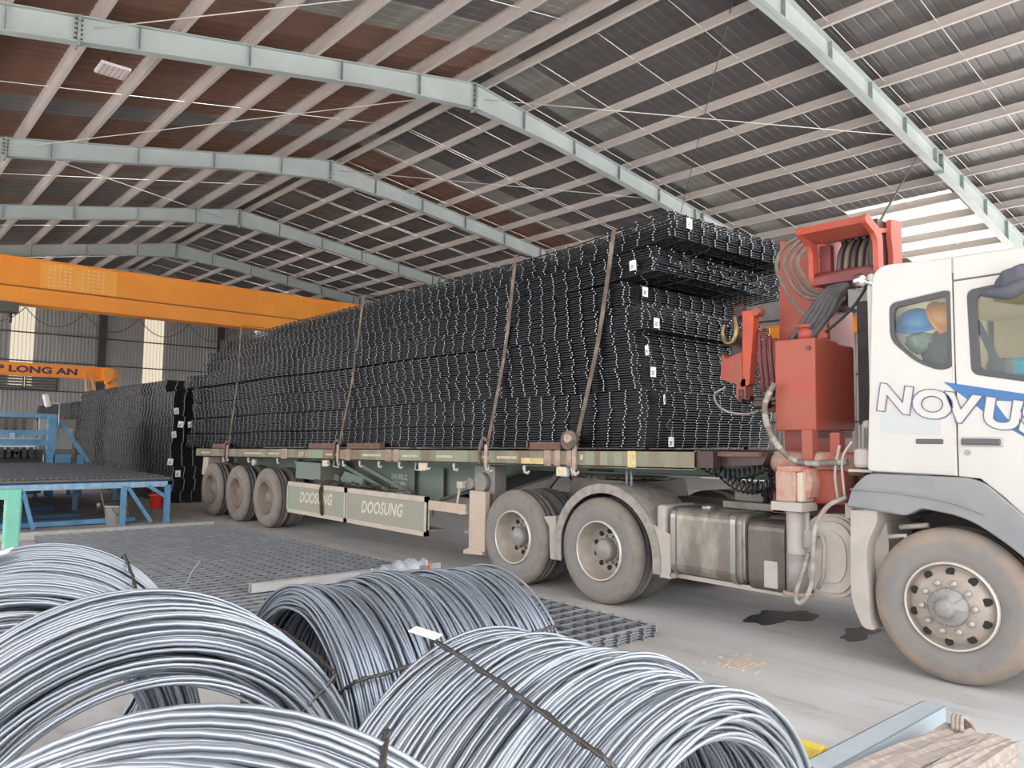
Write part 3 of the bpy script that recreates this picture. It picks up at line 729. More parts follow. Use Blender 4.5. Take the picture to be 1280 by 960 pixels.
        if yy < 7:
            r = MB(); r.cyl((-7.38, 5.98, 1.08), (-7.38, 5.9, 1.08), .07, n=14); r.cyl((-7.22, 6.0, 1.1), (-7.22, 5.93, 1.1), .12, n=16); r.build('gearbox', M['leg_grey'], lg)
            r = MB(); r.tube([(-7.42, 5.88, 1.10), (-7.50, 5.86, 1.07), (-7.52, 5.86, 1.02), (-7.56, 5.86, .86), (-7.58, 5.86, .74), (-7.52, 5.86, .70), (-7.36, 5.87, .73)], .017, 6); r.box((-7.56, 5.84, 1.02), (-7.44, 5.88, 1.1)); r.build('crank_handle', M['guard_lip'], lg)
    for xa, xb in ((-6.95, -6.55), (-6.1, -6.5)):
        r = MB(); r.bar((xa, 6.65, .86), (xb, 6.65, 1.25), .05, .06); r.build('bracket', M['fifth'], t)
    # lashing hooks, marker lamps
    for xh in (-15.02, -13.81, -12.58, -10.80, -10.31, -9.82, -9.30, -8.78, -8.14, -7.56, -6.90, -6.27, -5.53):
        z = dz(xh)-.175; m = MB(); m.tube([(xh-.03, Y0+.03, z+.02), (xh-.035, Y0+.02, z-.03), (xh-.01, Y0+.01, z-.075), (xh+.035, Y0+.01, z-.085), (xh+.06, Y0+.01, z-.06)], [.022, .02, .018, .017, .012], 6); m.build('lashing_hook', M['hookw'], t)
    for xl in (-10.88, -8.25, -5.70):
        z = dz(xl)-.18; m = MB(); m.rbox((xl-.075, Y0-.01, z-.1), (xl+.075, Y0+.05, z), .01); l = m.build('marker_lamp', M['lamp_white'], t); m = MB(); m.box((xl-.05, Y0-.018, z-.085), (xl+.035, Y0-.008, z-.015)); m.build('lens', M['lamp_orange'], l)
    for xl in (-10.62, -8.42):
        z = dz(xl)-.18; m = MB(); m.tube([(xl, Y0+.02, z), (xl, Y0+.01, z-.09), (xl+.17, Y0+.01, z-.1), (xl+.17, Y0+.02, z)], .011, 5); m.build('wire_bracket', M['hookw'], t)
    m = MB(); m.cyl((-13.6, Y0+.08, 1.14), (-13.6, Y0+.0, 1.14), .055, n=14); m.build('round_lamp', M['guard_lip'], t)
    m = MB(); m.prism([(-16.28, 1.17), (-16.0, 1.17), (-16.05, .95), (-16.22, .8), (-16.36, .8)], 5.88, 6.3); m.build('rear_bracket', M['leg_pink'], t)
    # axles, wheels
    for xa in (-13.1, -14.4, -15.7):
        m = MB(); m.cyl((xa, 6.0, .53), (xa, 8.1, .53), .07, n=12); m.box((xa-.35, 6.5, .62), (xa+.35, 6.62, .72)); m.box((xa-.35, 7.48, .62), (xa+.35, 7.6, .72)); m.build('axle', M['chassis'], t)
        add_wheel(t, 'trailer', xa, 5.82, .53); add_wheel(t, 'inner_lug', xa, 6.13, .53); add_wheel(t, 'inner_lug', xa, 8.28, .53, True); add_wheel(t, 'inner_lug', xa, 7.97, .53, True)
    # gooseneck front: rough end of the deck with dark fittings
    r = MB(); sl(r, [(-4.04, -.15), (-3.45, -.12), (-3.40, -.02), (-4.04, -.0)], 5.95, 8.15); r.build('front_bolster', M['grease'], t)
    r = MB(); r.box((-4.04, 5.83, 1.40), (-3.86, 5.95, 1.545)); r.build('corner_bracket', M['grease'], t)
    r = MB(); r.cyl((-5.85, 7.05, 1.2), (-5.85, 7.05, 1.3), .5, n=24); r.build('rub_plate', M['chassis'], t)
build_trailer()

# ================================================================== mesh bundles
def sheet_stack(m, x0, x1, y0, y1, z0, sheets, pitch, dx, dy, rad, seg=1, wav=.012, jx=.012, yaw=0., jy=.012, over=.03, droop=0., seed=1, zx=0., frayed=.01, rc=None, mc=0):
    """welded mesh sheets lying one on the other: long rods along X, cross rods along Y"""
    R = random.Random(seed); xc, yc = x1, (y0+y1)/2; cy, sy = math.cos(yaw), math.sin(yaw)
    def W(x, y, z):
        u, v = x-xc, y-yc; f = max(0., u+3.0)/3.0
        return (xc+u*cy-v*sy, yc+u*sy+v*cy, z + wav*math.sin(x*1.3)+wav*.7*math.sin(x*2.9+2.3) - droop*f*f + zx*(x-xc))
    ox = oy = 0.
    q = ((-1, -1), (1, -1), (1, 1), (-1, 1))
    xs = [x0+(x1-x0)*k/seg for k in range(seg+1)]
    ncross = int((x1-x0-.1)/dx); nlong = int((y1-y0-2*over)/dy)
    for s in range(sheets):
        ox = .8*ox+R.uniform(-jx, jx); oy = .8*oy+R.uniform(-jy, jy); z = z0+s*pitch
        for k in range(nlong+1):
            y = y0+over+(y1-y0-2*over)*k/nlong+oy
            vs = []; e = R.uniform(-frayed, frayed)
            for x in xs:
                p = W(x+ox+(e if x == x1 else 0), y, z); vs += [(p[0], p[1]+a*rad, p[2]+b*rad) for a, b in q]
            fs = [(4*i+j, 4*i+(j+1) % 4, 4*i+4+(j+1) % 4, 4*i+4+j) for i in range(seg) for j in range(4)]
            m.add(vs, fs, 0); o = len(m.v)-len(vs)
            m.f.append((o+seg*4, o+seg*4+1, o+seg*4+2, o+seg*4+3)); m.m.append(1); m.sm.append(False)
        zc = z+rad*1.7
        for k in range(ncross+1):
            x = x1-.05-k*dx+ox; e = R.uniform(-.012, .012)
            p = W(x, y0+oy+e, zc); p2 = W(x, y1+oy+e, zc)
            rq = rc or rad; vs = [(c[0]+a*rq, c[1], c[2]+b*rq) for c in (p, p2) for a, b in q]
            m.add(vs, [(0, 1, 5, 4), (1, 2, 6, 5), (2, 3, 7, 6), (3, 0, 4, 7)], mc); o = len(m.v)-8
            m.f.append((o+3, o+2, o+1, o)); m.m.append(1); m.sm.append(False)
    return m
def paper_tag(par, c, w=.055, h=.085, rot=0., axis='x', string=None):
    """white card hung on a wire; faces +X or -Y"""
    m = MB(); m.box((-.002, -w/2, -h/2), (.002, w/2, h/2), 0)
    for k in range(3): m.box((.0022, -w*.32, -h*.30+k*h*.14), (.0028, w*.1+k*.004, -h*.30+k*h*.14+.008), 1)
    a = rot if axis == 'x' else rot-PI/2
    R_ = Matrix.Rotation(a, 3, 'Z')@Matrix.Rotation(rot*.7, 3, 'X')
    m.v = [tuple(R_@Vector(v)+Vector(c)) for v in m.v]
    o = m.build('paper_tag', [M['paper'], M['ink']], par)
    return o
def build_load():
    base = 1.565
    hs = [.265, .30, .30, .29, .255, .25, .25, .26]
    x1 = [-4.70, -4.68, -4.76, -4.80, -4.66, -4.88, -4.50, -4.28]
    yaw = [.0, .0, .005, .0, .012, -.012, -.03, -.045]
    droop = [0, 0, 0, 0, 0, .0, -.05, -.10]
    tags = {0: (.62, -.01, .3, 0), 1: (.35, .13, .2, .4), 2: (.2, .1, 0, 0), 3: (.1, .02, 0, .3), 4: (.05, .0, 0, 0), 5: (.25, .1, .2, 0), 6: (.0, .10, .1, 0), 7: (.08, .16, .1, 0)}
    names = ['bottom bundle of dark welded mesh lying on the trailer deck', 'second bundle from the trailer deck, its small white tag twisted edge on', 'third bundle from the trailer deck with a large square white tag', 'fourth bundle from the trailer deck with a tag on a looped wire', 'fifth bundle of dark mesh from the trailer deck, level with the crane hook', 'third bundle from the top of the load, its end set back', 'second bundle from the top of the load, twisted with its end jutting out', 'topmost bundle of the load, jutting out furthest under the roof']
    z = base; out = []
    for i in range(8):
        t = thing('mesh_bundle', names[i], 'steel mesh', (-10.5, 7.1, z), 'mesh bundles on the trailer')
        m = MB(); n = int(hs[i]/.0245)
        L0 = -16.95-(.5, .3, .0, .2, .35, .1, .5, .3)[i]
        tilt = TS*(1-i/7)
        zz = z
        sheet_stack(m, L0, x1[i], 5.9, 8.28, zz+.008+(TS-tilt)*0+TS*(x1[i]-TX)*0, n, hs[i]/n, 0.2, .2, .0056, 9, .007, .016, yaw[i], .013, seed=i+3, zx=tilt, droop=droop[i], frayed=(.012, .012, .015, .02, .02, .03, .06, .10)[i], rc=.0056)
        m.build('mesh_sheets', [M['rod'], M['rod_end']], t, kind='stuff', recalc=False)
        # wire ties around the bundle and its tag at the front corner
        zc = z+hs[i]/2
        for k, yt in enumerate((6.35, 7.6)):
            w = MB(); xe = x1[i]+.012; w.tube(spline([(xe-.3, yt, z+hs[i]+.0), (xe, yt-.02, z+hs[i]-.02), (xe+.012, yt, zc), (xe, yt+.03, z+.03), (xe-.3, yt, z-.0)], 5), .0025, 5); w.build('tie_wire', M['tie'], t)
        dy_, dzv, rt, tw = tags[i]
        if i == 6: paper_tag(t, (-4.79, 5.86, 3.37), .075, .1, .1, axis='y')
        else:
            yy = 6.0+dy_*.5; c = (x1[i]+.035, yy, z+hs[i]*.45+dzv-.05)
            tg = paper_tag(t, c, .06 if i in (1,) else .085, .1, tw)
            w = MB(); w.tube(spline([(x1[i]-.02, yy+.05, c[2]+.22), (x1[i]+.02, yy-.05, c[2]+.16), (x1[i]+.03, yy+.04, c[2]+.1), (c[0], c[1], c[2]+.045)], 5), .002, 4); w.build('tag_wire', M['nut'], t)
        z += hs[i]+.002
    # dunnage blocks on the rail
    for k, (xa, xb, lb) in enumerate(((-11.44, -10.6, 'short timber block on the trailer rail left of the second strap from the left'), (-10.21, -9.3, 'reddish timber block on the trailer rail right of the second strap from the left'), (-6.2, -5.72, 'reddish timber block on the trailer rail between the two right hand straps'), (-15.6, -14.9, 'timber block at the rear end of the trailer rail'))):
        m = MB(); z0 = dz((xa+xb)/2); m.add([(xa, 5.80, dz(xa)+.001), (xb, 5.80, dz(xb)+.001), (xb, 5.885, dz(xb)+.001), (xa, 5.885, dz(xa)+.001), (xa, 5.80, dz(xa)+.085), (xb, 5.80, dz(xb)+.085), (xb, 5.885, dz(xb)+.085), (xa, 5.885, dz(xa)+.085)], [(0,3,2,1),(4,5,6,7),(0,1,5,4),(1,2,6,5),(2,3,7,6),(3,0,4,7)])
        if 'right hand' in lb: lb = 'reddish timber block on the trailer rail above the drive wheels'
        if 'left of' in lb: lb = 'short timber block on the rail at the rear side guard box'
        if 'right of' in lb: lb = 'reddish timber block on the rail at the front side guard box'
        tag(m.build('timber_block', M['wood'], org=(xa, 5.84, z0)), lb, 'timber', 'timber blocks under the load')
    # ratchet straps over the load
    for k, (xt, zt, xb, lb) in enumerate(((-5.04, 3.80, -5.50, 'load strap nearest the crane, with a large round ratchet at the rail'), (-6.54, 3.79, -6.93, 'load strap above the rear drive wheel with a hanging tail'), (-9.95, 3.77, -10.45, 'load strap above the stencilled side guard boxes'), (-14.52, 3.76, -14.78, 'load strap nearest the rear of the trailer'))):
        zb = dz(xb); t = thing('cargo_strap', lb, 'strap', (xb, 5.82, zb), 'straps over the mesh load')
        w = .055; pts = [(xb, 5.80, zb-.0), (xb+.02, 5.80, zb+.12), (xb+(xt-xb)*.5+.03, 5.855, (zb+zt)/2), (xt, 5.862, zt-.03), (xt, 5.9, zt), (xt, 8.3, zt), (xt, 8.33, zt-.1), (xt, 8.33, zb+.1), (xt, 8.29, zb-.1)]
        m = MB(); vs = []; S = spline(pts[:4], 5)+[Vector(p) for p in pts[4:]]
        for p in S: vs += [(p.x-w/2, p.y, p.z), (p.x+w/2, p.y, p.z)]
        n = len(S); vs2 = [(v[0], v[1]+.003, v[2]+.002) for v in vs]
        m.add(vs+vs2, [(2*i, 2*i+1, 2*i+3, 2*i+2) for i in range(n-1)]+[(2*n+2*i+2, 2*n+2*i+3, 2*n+2*i+1, 2*n+2*i) for i in range(n-1)]+[(2*i, 2*i+2, 2*n+2*i+2, 2*n+2*i) for i in range(n-1)]+[(2*i+1, 2*n+2*i+1, 2*n+2*i+3, 2*i+3) for i in range(n-1)])
        m.build('webbing', M['strap'], t)
        r = MB()
        if k == 0: r.cyl((xb-.06, 5.80, zb+.10), (xb-.06, 5.74, zb+.10), .10, n=18); r.cyl((xb-.03, 5.76, zb+.12), (xb-.03, 5.70, zb+.12), .045, n=12, m=1)
        else: r.tube(spline([(xb+.01, 5.79, zb+.10), (xb-.05, 5.78, zb+.13), (xb-.10, 5.77, zb+.03), (xb-.11, 5.77, zb-.17)], 5), .02, 6)
        r.build('ratchet', [M['strap'], M['ratchet']], t)
        r = MB(); r.box((xb-.025, 5.775, zb-.20), (xb+.025, 5.793, zb+.06)); r.tube([(xb, 5.785, zb-.18), (xb, 5.785, zb-.23), (xb+.035, 5.79, zb-.25), (xb+.055, 5.79, zb-.22)], .013, 6, m=1); r.build('strap_hook', [M['ratchet'], M['hookw']], t)
build_load()
def build_rear_stack():
    lbs = ['ground level', 'second from the floor', 'third from the floor', 'fourth from the floor', 'fifth from the floor', 'fifth from the top', 'fourth from the top', 'third from the top', 'second from the top', 'topmost']
    tg = {2: (6.15, .12), 3: (6.0, .1), 5: (6.05, .15), 6: (6.2, .1), 7: (6.1, .12)}
    for i in range(10):
        z = .002+i*.294; xr = -18.75+rnd.uniform(-.12, .1)-(0.5 if i == 9 else 0)
        t = thing('mesh_bundle', 'dark mesh bundle in the stack behind the trailer, %s' % lbs[i], 'steel mesh', (-26, 7.2, z), 'mesh bundles stacked behind the trailer')
        m = MB(); xl = -34.6+rnd.uniform(-.3, .3)+(0 if i < 9 else 7)
        sheet_stack(m, xl, xr, 6.0, 8.35, z+.01, 12, .0243, .25, .25, .0075, 3, .006, .02, rnd.uniform(-.003, .003), .014, seed=40+i)
        m.build('mesh_sheets', [M['rod'], M['rod_end']], t, kind='stuff', recalc=False)
        if i in tg:
            paper_tag(t, (xr+.05, tg[i][0], z+tg[i][1]), .12, .15, rnd.uniform(-.3, .3))
            if i == 6: paper_tag(t, (xr+.05, tg[i][0]+.22, z+tg[i][1]), .12, .14, .2)
build_rear_stack()

# ================================================================== the tractor truck
def build_truck():
    t = thing('tractor_truck', 'white cab over tractor truck with blue decal, pulling the loaded trailer', 'truck', (-3.5, 7.05, 0))
    YN_, YF_ = 5.80, 8.28
    # cab side in two plates: the quarter panel and the door
    win1 = rounded([(-2.315, 2.67), (-1.905, 2.72), (-1.905, 2.175), (-1.985, 2.16), (-2.13, 2.22), (-2.315, 2.40)], [.05, .045, .05, .06, .08, .07])
    win2 = rounded([(-1.80, 2.70), (-.95, 2.78), (-.85, 2.02), (-1.45, 2.05), (-1.785, 2.12)], [.05, .08, .05, .02, .05])
    q_out = rounded([(-2.505, 1.43), (-1.893, 1.42), (-1.893, 2.945), (-2.44, 2.975)], [.04, 0, 0, .14], 6)
    d_out = [(-1.884, 1.42), (-1.75, 1.41), (-1.62, 1.30), (-1.48, 1.16), (-1.3, 1.02), (-.62, 1.02), (-.62, 2.0), (-.85, 2.78), (-.9, 2.79), (-1.884, 2.775)]
    def grow(pts, d):
        cx = sum(p[0] for p in pts)/len(pts); cz = sum(p[1] for p in pts)/len(pts)
        return [(cx+(p[0]-cx)*(1+d), cz+(p[1]-cz)*(1+d)) for p in pts]
    def window(par, w, name='side_window'):
        m = MB(); plate(m, [w, grow(w, -.13)], YN_-.006, .02, .003); s = m.build(name, M['seal'], par)
        m = MB(); plate(m, [grow(w, -.10)], YN_+.012, .006); m.build('pane', GLASS, s)
    m = MB(); plate(m, [q_out, win1], YN_, .05, .012); cs = m.build('cab_side', M['white'], t); window(cs, win1)
    m = MB(); plate(m, [d_out, win2], YN_, .05, .006); dr = m.build('door', M['white'], t); window(dr, win2)
    m = MB(); plate(m, [[(-1.884, 2.785), (-.9, 2.80), (-.95, 2.93), (-1.884, 2.945)]], YN_, .05, .008); m.build('roof_side', M['white'], t)
    m = MB(); m.rbox((-1.86, YN_-.022, 1.635), (-1.62, YN_+.01, 1.68), .012, 0); m.rbox((-1.86, YN_-.012, 1.625), (-1.61, YN_+.005, 1.69), .012, 1); m.build('door_handle', [M['handle'], M['dusty']], dr)
    m = MB(); m.cyl((-1.825, YN_+.004, 1.585), (-1.825, YN_-.008, 1.585), .02, n=14); m.build('lock', M['hub'], dr)
    m = MB(); m.rbox((-2.155, YN_-.012, 1.64), (-1.975, YN_+.006, 1.675), .01); m.build('grip_recess', M['handle'], cs)
    # shell: roof, back, far side, front, floor
    m = MB()
    pr = rounded([(5.815, 2.84), (5.815, 2.962), (8.22, 2.962), (8.22, 2.84)], [0, .05, .05, 0], 6)
    m.prism(pr, -2.38, -.95, axis='x'); m.build('roof', M['white'], t)
    m = MB(); m.rbox((-2.50, 5.83, 1.44), (-2.44, 8.26, 2.93), .05); m.build('rear_panel', M['white'], t)
    m = MB(); plate(m, [rounded([(-2.505, 1.43), (-.62, 1.02), (-.62, 2.0), (-.9, 2.93), (-2.44, 2.96)], [.04, 0, 0, .1, .14]), win2], YF_-.05, .05, .01); m.build('cab_side', M['white'], t)
    m = MB(); m.prism([(-.64, .6), (-.58, .6), (-.58, 1.95), (-.64, 1.95)], 5.84, 8.24); m.prism([(-.83, 2.80), (-.78, 2.80), (-.86, 2.95), (-.92, 2.95)], 5.84, 8.24); m.prism([(-.64, 1.95), (-.58, 1.95), (-.79, 2.82), (-.84, 2.82)], 5.84, 5.92); m.prism([(-.64, 1.95), (-.58, 1.95), (-.79, 2.82), (-.84, 2.82)], 8.16, 8.24); cf = m.build('cab_front', M['white'], t)
    m = MB(); m.prism([(-.61, 1.95), (-.604, 1.95), (-.81, 2.82), (-.816, 2.82)], 5.92, 8.16); m.build('windscreen', GLASS, cf)
    m = MB(); m.box((-2.46, 5.85, 1.42), (-.62, 8.23, 1.46)); m.build('cab_floor', M['beige_dark'], t)
    m = MB(); m.box((-2.43, 5.86, 2.40), (-2.36, 8.22, 2.86)); m.box((-2.43, 5.86, 2.80), (-.95, 8.22, 2.83)); m.box((-2.43, 5.86, 1.5), (-2.37, 8.22, 2.40)); m.box((-2.37, 5.86, 1.46), (-1.75, 8.2, 2.12)); m.box((-2.3, 8.12, 1.5), (-1.8, 8.2, 2.83)); m.box((-1.8, 8.17, 1.46), (-.7, 8.2, 2.06)); m.box((-1.8, 8.17, 2.55), (-.9, 8.2, 2.83)); m.box((-1.82, 8.15, 1.9), (-1.62, 8.2, 2.83)); m.build('cab_lining', M['beige'], t)
    m = MB(); m.rbox((-1.80, 6.1, 1.46), (-1.62, 6.7, 2.25), .05); m.rbox((-1.75, 6.1, 1.75), (-1.2, 6.7, 1.95), .06); m.rbox((-1.80, 7.2, 1.46), (-1.62, 7.8, 2.25), .05); m.build('seat', M['beige_dark'], t)
    m = MB(); m.rbox((-1.82, 6.12, 1.96), (-1.25, 6.68, 2.26), .12); m.build('seat_cover', M['teal'], t)
    m = MB(); m.bar((-1.79, 5.95, 2.5), (-1.62, 5.98, 2.05), .045, .006, up=(0, 1, 0)); m.build('seat_belt', M['handle'], t)
    # decals
    m = MB()
    for ch, x, z in (('N', -2.43, 1.897), ('O', -2.185, 1.853), ('V', -1.965, 1.815), ('U', -1.735, 1.775), ('S', -1.52, 1.728)):
        text_mesh(m, ch, .275, (x, YN_-.0075, z), (1.16, 0, -.20), (0, 0, .98), outline=.0034, shear=.13, bold=.013)
        text_mesh(m, ch, .275, (x, YN_-.0055, z), (1.16, 0, -.20), (0, 0, .98), .001, 1, shear=.13, bold=.013)
    m.build('lettering', [M['navy'], M['white']], dr)
    m = MB()
    plate(m, [[(-1.965, 2.075), (-1.45, 1.968), (-1.2, 1.915), (-1.2, 1.905), (-1.66, 1.935), (-1.585, 1.815), (-1.45, 1.72), (-1.3, 1.63), (-1.3, 1.57), (-1.65, 1.80), (-1.80, 1.935)]], YN_-.0035, .003); m.build('swoosh', M['blue'], dr)
    m = MB(); plate(m, [rounded([(-2.40, 1.72), (-1.99, 1.70), (-2.0, 1.86), (-2.38, 1.88)], .03)], YN_-.0028, .0025); m.build('repaint_patch', mat('cab_repaint', 'bdbfbd', .5, 0, 'b9bcba', .5, 6), cs)
    # rear corner fittings
    m = MB(); m.rbox((-2.63, 5.84, 1.45), (-2.505, 6.05, 1.60), .03); m.tube([(-2.57, 5.9, 1.60), (-2.57, 5.9, 1.78), (-2.55, 5.88, 1.80)], .012, 6); m.sphere((-2.53, 5.88, 1.78), .035, 10); m.box((-2.66, 5.83, 1.42), (-2.48, 6.0, 1.44)); m.build('filler_bottle', M['dusty'], t)
    # fender over the steer wheel, inner arch, step flap
    fo = rounded([(-2.655, 1.155), (-2.61, 1.30), (-2.50, 1.415), (-1.83, 1.415), (-1.72, 1.385), (-1.28, .98), (-1.1, .6), (-1.25, .6), (-1.38, .80), (-1.58, .98), (-1.83, 1.145), (-2.12, 1.185), (-2.23, 1.125)], [.01, .05, .06, .03, .06, .1, 0, 0, .08, .15, .15, .02, .02], 5)
    m = MB(); plate(m, [fo], 5.77, .10, .012); fd = m.build('fender', M['fender'], t)
    m = MB(); m.tube(spline([(-2.62, 5.765, 1.29), (-2.3, 5.765, 1.285), (-1.95, 5.765, 1.245), (-1.72, 5.765, 1.175)], 6), .008, 6); m.build('crease', M['fender'], fd)
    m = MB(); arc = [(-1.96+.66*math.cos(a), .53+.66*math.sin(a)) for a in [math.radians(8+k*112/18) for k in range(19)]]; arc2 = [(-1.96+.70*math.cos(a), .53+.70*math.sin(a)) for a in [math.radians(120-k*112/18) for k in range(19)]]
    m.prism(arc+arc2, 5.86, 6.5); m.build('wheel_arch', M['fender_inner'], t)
    m = MB(); m.prism(rounded([(-2.635, 1.13), (-2.44, 1.15), (-2.44, 1.06), (-2.53, .86), (-2.50, .32), (-2.47, .27), (-2.56, .27), (-2.625, .42), (-2.645, .53)], [0, .02, .03, .1, .05, .02, .04, .08, .03]), 5.80, 6.35); m.prism([(-2.53, .86), (-2.44, 1.05), (-2.42, .9), (-2.44, .4), (-2.50, .33)], 5.95, 6.4); m.build('step_flap', M['dusty'], t)
    m = MB(); m.tube([(-2.35, 5.98, 1.02), (-2.15, 5.98, 1.05)], .02, 8); m.tube([(-2.4, 5.9, .95), (-2.28, 5.9, .97), (-2.26, 5.9, .85)], .018, 8); m.build('pipe', M['dusty'], t)
    m = MB(); m.rbox((-2.70, 5.84, 1.06), (-2.63, 5.95, 1.18), .01); m.box((-2.63, 5.86, .98), (-2.58, 5.98, 1.16)); m.build('relay_box', M['cabinet'], t)
    # chassis
    for y in (6.62, 7.42):
        m = MB(); m.box((-7.0, y, .72), (-.8, y+.09, 1.0)); m.build('chassis_rail', M['fifth'], t)
    m = MB()
    for x in (-6.8, -4.2, -3.4, -2.8): m.box((x, 6.6, .78), (x+.12, 7.5, .95))
    m.build('cross_member', M['chassis'], t)
    m = MB(); m.prism([(-6.35, 1.0), (-5.3, 1.0), (-5.35, 1.19), (-6.3, 1.19)], 6.6, 7.5); m.lathe([(.0, 0), (.5, 0), (.5, .05), (0, .05)], (-5.85, 7.05, 1.17), (0, 0, 1), 28); m.build('fifth_wheel', M['fifth'], t)
    m = MB(); m.box((-5.75, 6.35, .98), (-5.1, 6.9, 1.2)); m.build('air_suspension_cover', M['fifth'], t)
    m = MB(); m.box((-4.0, 6.2, 1.03), (-3.4, 7.4, 1.09)); m.build('catwalk', M['fifth'], t)
    m = MB(); m.rbox((-3.95, 6.3, 1.09), (-3.65, 6.7, 1.18), .02); m.build('valve_cover', M['fifth'], t)
    m = MB(); m.rbox((-3.45, 6.0, .62), (-2.55, 8.0, 1.02), .05); m.rbox((-2.4, 6.4, .7), (-1.0, 7.7, 1.4), .1); m.build('gearbox', M['chassis'], t)
    # tanks
    def tank(x0, x1, z0, z1, mm, name, y=5.82):
        m = MB(); pr = rounded([(y, z0), (y, z1), (6.5, z1), (6.5, z0)], .09, 5); m.prism(pr, x0, x1, axis='x')
        for xe, s in ((x0, -1), (x1, 1)): m.prism([(a+(6.16-a)*.06, b+((z0+z1)/2-b)*.06) for a, b in pr], xe, xe+s*.02, axis='x')
        return m.build(name, M[mm], t)
    a = tank(-4.31, -3.58, .43, 1.02, 'tank', 'fuel_tank')
    m = MB(); m.cyl((-4.02, 5.98, 1.01), (-4.02, 5.98, 1.06), .06, n=16); m.build('filler_cap', M['band'], a)
    for x in (-4.30, -3.68):
        m = MB(); pr = rounded([(5.805, .415), (5.805, 1.035), (6.51, 1.035), (6.51, .415)], .1, 5); inn = rounded([(5.82, .43), (5.82, 1.02), (6.5, 1.02), (6.5, .43)], .09, 5)
        n = len(pr); m.add([(x, *p) for p in pr]+[(x+.05, *p) for p in pr]+[(x, *p) for p in inn]+[(x+.05, *p) for p in inn], [(i, (i+1) % n, (i+1) % n+n, i+n) for i in range(n)]+[(i, (i+1) % n, (i+1) % n+2*n, i+2*n) for i in range(n)]+[(i+n, (i+1) % n+n, (i+1) % n+3*n, i+3*n) for i in range(n)]); m.build('tank_band', M['band'], a)
    b = tank(-3.52, -3.20, .40, .99, 'tank_dark', 'hydraulic_tank', 5.84)
    m = MB(); m.rbox((-3.38, 5.825, .44), (-3.26, 5.85, .66), .01); m.build('cover_plate', M['dusty'], b)
    m = MB(); m.rbox((-4.46, 5.80, .45), (-4.36, 6.3, 1.04), .03); m.build('battery_cover', M['dusty'], t)
    m = MB(); m.box((-4.5, 5.9, .38), (-3.2, 6.4, .42)); m.build('tank_bracket', M['dusty'], t)
    # round air tank behind the step, with raised rings
    m = MB(); el = [(-2.86+.235*math.copysign(abs(math.cos(a))**.75, math.cos(a)), .745+.32*math.copysign(abs(math.sin(a))**.8, math.sin(a))) for a in [2*PI*k/40 for k in range(40)]]
    def sc(f): return [(-2.86+(p[0]+2.86)*f, .745+(p[1]-.745)*f) for p in el]
    m.prism(sc(.97), 5.93, 6.5); m.prism(sc(1.03), 5.96, 5.985); m.prism(sc(.86), 5.90, 5.95); m.prism(sc(.62), 5.885, 5.92); m.build('air_drum', M['dusty'], t)
    m = MB(); m.prism(sc(1.01), 6.1, 6.12); m.build('drum_ring', M['rim_edge'], t)
    # drive axles and their guards
    for x in (-5.18, -6.47):
        m = MB(); m.cyl((x, 6.0, .53), (x, 8.1, .53), .09, n=12); m.sphere((x, 7.05, .53), .26, 16); m.build('axle', M['chassis'], t)
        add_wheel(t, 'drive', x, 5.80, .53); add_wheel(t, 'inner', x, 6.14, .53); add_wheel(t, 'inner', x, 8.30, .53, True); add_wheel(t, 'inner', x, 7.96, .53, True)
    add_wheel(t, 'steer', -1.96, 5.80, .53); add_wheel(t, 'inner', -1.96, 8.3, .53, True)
    m = MB(); m.cyl((-1.96, 6.0, .5), (-1.96, 8.1, .5), .07, n=12); m.build('axle', M['chassis'], t)
    def guard(c, a0, a1, r, w0, w1, lip, ext):
        m = MB(); A = [math.radians(a0+(a1-a0)*k/22) for k in range(23)]
        pts = [(c[0]+r*math.cos(a), c[1]+r*math.sin(a)) for a in A]
        pts = [(pts[0][0], ext[0])]+pts+[(pts[-1][0], ext[1])]
        inn = [(c[0]+(p[0]-c[0])*.985, c[1]+(p[1]-c[1])*.985) for p in pts]; inn[0] = (inn[0][0], ext[0]); inn[-1] = (inn[-1][0], ext[1])
        m.prism(pts+inn[::-1], w0, w1)
        lp = [(c[0]+(p[0]-c[0])*lip, c[1]+(p[1]-c[1])*lip) for p in pts]; lp[0] = (pts[0][0]*.0+c[0]+(pts[0][0]-c[0])*lip, ext[0]); lp[-1] = (c[0]+(pts[-1][0]-c[0])*lip, ext[1])
        m.prism(pts+lp[::-1], w0-.004, w0+.012); return m.build('mudguard', M['guard_mud'], t)
    guard((-5.10, .50), -2, 168, .70, 5.79, 6.45, .87, (.40, .37))
    m = MB(); m.box((-4.41, 5.79, .38), (-4.30, 6.45, .43)); m.prism([(-4.62, .90), (-4.30, .78), (-4.30, .40), (-4.40, .40)], 5.795, 5.81); m.build('mudguard_skirt', M['dusty'], t)
    m = MB(); m.prism(rounded([(-5.99, .80), (-5.80, .82), (-5.80, .36), (-5.88, .36), (-5.90, .7)], .02), 5.82, 6.4); m.build('mud_flap', M['dusty'], t)
    for x in (-4.98, -4.92):
        m = MB(); m.tube([(x, 6.0, 1.17), (x, 6.0, 1.36)], .012, 6); m.build('stay', M['hub'], t)
